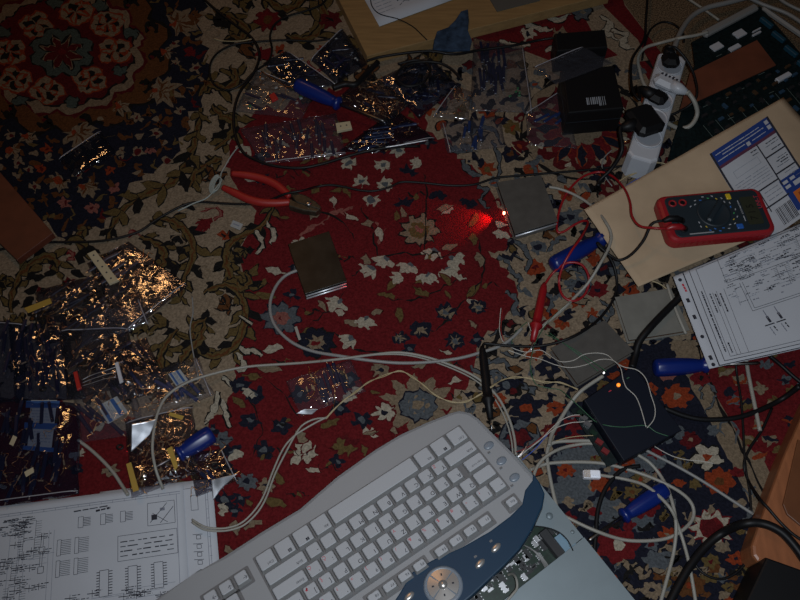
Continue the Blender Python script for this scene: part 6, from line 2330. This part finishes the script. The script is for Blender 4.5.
cable('black_cable', 'dark curved cable under the pale loops left of the lower right screwdriver', [(640, 466), (622, 470), (606, 488), (598, 510), (596, 534), (594, 552)], .0027, BK, .0030)
cable('black_cable', 'black cord emerging from behind the punched sleeve at the right', [(770, 356, .010), (782, 366, .006), (793, 376, .006), (803, 384, .006)], .0026, BK, .004)
cable('white_rod', 'thin white plastic rod coming out from under the punched sleeve', [(745, 350), (748, 372), (754, 402), (760, 431)], .0026, M['white_cable'], .0036, cat='rod')
cable('white_rod', 'white cable end showing between the punched sleeve and the pale grey module', [(667, 284, .016), (672, 300, .016), (679, 318, .016), (686, 334, .012)], .0021, WC, cat='rod')
# upper right
cable('white_cable', 'white cable looping on the left of the power strip up to the board frame', [(651, 92, .006), (644, 84, .006), (640, 72, .006), (638, 58, .006), (645, 48, .006), (660, 43, .010), (680, 38, .030), (695, 35.5, .032), (708, 32, .033)], .0028, M['white_cable'], .0040)
cable('black_cable', 'thin black loop on the red rug edge above the power strip', [(642, 60), (646, 40), (652, 28), (663, 22), (675, 25), (683, 34, .012), (684, 42, .018)], .0018, BK, .0022)
cable('grey_cable', 'thick pale cable crossing the brown carpet in the top right corner', [(742, -6), (762, 4), (788, 14), (812, 30)], .0034, GC, -.003)
cable('grey_cable', 'second pale cable along the top right corner of the brown carpet', [(772, -8), (784, 2), (800, 10), (815, 14)], .0028, GC, -.004)
for lab, m_, pts in (('yellow wire in the small tangle below the power strip', M['wire_yellow'], [(630, 176, .012), (642, 170, .014), (656, 163, .016), (668, 165, .016), (676, 172, .014)]),
                     ('second yellow wire below the power strip end', M['wire_yellow'], [(618, 182, .006), (632, 174, .010), (650, 172, .012), (664, 172, .012), (672, 178, .012)]),
                     ('blue wire in the small tangle below the power strip', M['wire_blue'], [(626, 186, .005), (640, 178, .008), (654, 176, .009), (666, 178, .010)]),
                     ('orange wire loop left of the power strip on the rug', M['copper'], [(622, 112, .004), (630, 122, .004), (634, 134, .004), (626, 142, .004), (618, 132, .004)]),
                     ('second thin orange wire left of the power strip', M['copper'], [(610, 100, .004), (622, 108, .004), (632, 120, .004), (638, 132, .004)]),
                     ('pale blue wire hanging down beside the printed power adapter', M['grey_cable'], [(612, 150, .004), (604, 158, .004), (602, 168, .004), (606, 178, .004), (612, 186, .004)]),
                     ('yellow wire end under the envelope above the pale grey module', M['wire_yellow'], [(652, 281, .010), (660, 284, .010), (668, 290, .010)])):
    cable('thin_wire', lab, pts, .0010, m_, cat='wire', n=6)
# thin wires by the navy box
for lab, m_, pts in (('white wire wandering over the grey module and down across the navy box, right strand', M['wire_white'], [(510, 347, .004), (525, 352, .004), (540, 350, .004), (549, 355, .006), (560, 361.5, .016), (573, 360.5, .017), (584, 354.5, .017), (598, 353, .017), (608, 355.5, .018), (615, 362, .026), (624, 367, .031), (637, 370, .031), (646, 379, .031), (651, 395, .031), (655, 408, .031), (654, 419, .031), (647, 428, .031)]),
                     ('white wire wandering over the grey module and down across the navy box, left strand', M['wire_white'], [(508, 350, .004), (525, 356, .004), (540, 359, .004), (556, 365, .012), (570, 367.5, .017), (585, 365, .017), (600, 359.5, .018), (613, 360.5, .026), (620.5, 368, .031), (623, 379, .031), (626, 387, .031), (630, 391, .031), (636, 397, .031), (641, 409, .031), (646, 427, .031)]),
                     ('green wire along the left edge of the navy box and across its lower end', M['wire_green'], [(530, 360, .003), (531, 372, .003), (536, 384, .003), (548, 388, .003), (560, 390, .004), (570, 398, .014), (585, 412, .016), (595, 421, .020), (607, 425.5, .0305), (624, 427, .0305), (645, 425.5, .0305), (656, 432, .0305), (668, 436, .030)]),
                     ('green wire straight across the grey module towards the navy box', M['wire_green'], [(545, 334, .004), (560, 341, .010), (575, 350, .0165), (590, 360, .0165), (606, 371, .026)]),
                     ('second green wire straight across the grey module', M['wire_green'], [(548, 332, .004), (566, 345, .0165), (580, 356, .0165), (598, 371, .020)]),
                     ('green wire pair beside the red probe tip', M['wire_green'], [(573, 300, .004), (560, 310, .006), (548, 322, .006), (540, 334, .006), (534, 346, .006), (531, 360, .004)]),
                     ('pale wire running from the cable bend to the red probe tip', M['wire_white'], [(569, 303, .006), (556, 314, .006), (546, 324, .006), (537, 333, .006)]),
                     ('red and white wire standing up left of the red probe', M['wire_white'], [(501, 308, .004), (500, 318, .004), (499.5, 330, .004), (502, 340, .004), (506, 344, .004)]),
                     ('red wire beside the white one left of the red probe', M['wire_red'], [(502.5, 309, .004), (501.5, 320, .004), (501, 331, .004), (504, 341, .004)]),
                     ('white wire crossing close to the red probe tip', M['wire_white'], [(528, 322, .005), (530, 328, .005), (532, 336, .007), (531, 348, .004), (524, 355, .004)]),
                     ('green wire by the black lead left of the red probe', M['wire_green'], [(527, 322, .004), (520, 328, .004), (513, 336, .004), (512, 344, .006)]),
                     ('pale pink wire from the keyboard corner up to the navy box side', M['wire_white'], [(520, 456, .006), (532, 446, .006), (545, 436, .006), (556, 428, .006), (570, 423, .008), (580, 422, .012), (592, 421, .012)]),
                     ('dark red wire from the keyboard corner to the navy box side', M['wire_red'], [(516, 452, .006), (530, 446, .006), (545, 434, .006), (556, 424, .006), (566, 418, .008), (576, 416, .012), (586, 417, .012)]),
                     ('white and red wire above the dark red one by the keyboard corner', M['wire_white'], [(524, 452, .007), (538, 442, .007), (550, 430, .007), (560, 421, .008), (572, 415.5, .012), (582, 415, .013)]),
                     ('dark blue wire from the keyboard corner towards the navy box', M['wire_blue'], [(522, 460, .005), (534, 450, .005), (542, 441, .005), (548, 434, .005)]),
                     ('orange wire lying over the pale cables below the navy box', M['wire_yellow'], [(556, 441, .012), (566, 438, .010), (580, 436, .010), (594, 435.5, .012)]),
                     ('red and white wire curling out below the navy box', M['wire_white'], [(654, 446, .006), (664, 452, .003), (675, 457, .003), (688, 460, .003), (700, 461, .003), (714, 463.5, .002)]),
                     ('thin tinned wire on the rug by the wheel pattern below the adapters', M['wire_yellow'], [(511, 144, .002), (516, 150, .002), (521, 154, .002), (524, 157, .002)])):
    cable('thin_wire', lab, pts, .0006, m_, cat='wire', n=6)
# frayed wire ends at the keyboard corner
for k in range(5):
    cable('wire_end', 'short bare wire end in the fan at the top right corner of the keyboard', [(516 + k, 458 - k, .004), (522 + k, 455 - k * 2, .006), (529, 450 - k * 2.2, .005)], .0007, M['solder'], group='bare wire ends at the keyboard corner', cat='wire', n=6)
# tied bundle of thin wire by the pliers
mb = MB()
pts = []
for k in range(5):
    for j in range(12):
        a = 2 * PI * j / 12
        x_, y_ = 4.6 * math.cos(a) * (1 - .1 * k), 9.5 * math.sin(a) * (1 - .06 * k)
        r_ = .38
        pts.append((216 + x_ * math.cos(r_) - y_ * math.sin(r_) + .6 * k - 1, 184 + x_ * math.sin(r_) + y_ * math.cos(r_), .002 + .0011 * k))
pts = [(238, 147, .002), (231, 156, .002), (224, 168, .002), (221, 174, .002)] + pts + [(211, 194, .006), (205, 199, .004), (197, 202, .005), (190, 205, .0055), (178, 211, .004)]
o = cable_mb(pts, .0011, n=6, step=3).obj('wire_bundle', mat('grey_green_wire', (.26, .29, .27), .5))
tag(o, 'thin grey wire tied in a small bundle left of the pliers', 'wire')
cable('thin_wire', 'hair-thin dark wire hanging down between the left heap and the scrolls', [(192, 296), (193, 312), (190, 328), (192, 346), (195, 362, .004), (198, 376, .016)], .0009, M['grey_cable'], .0012, cat='wire', n=6)
cable('thin_wire', 'short pale wire with a white tip left of the top heap of bags', [(214, 38.5), (224, 41), (240, 41, .004), (252, 39, .006)], .0009, M['wire_yellow'], .0014, cat='wire', n=6)
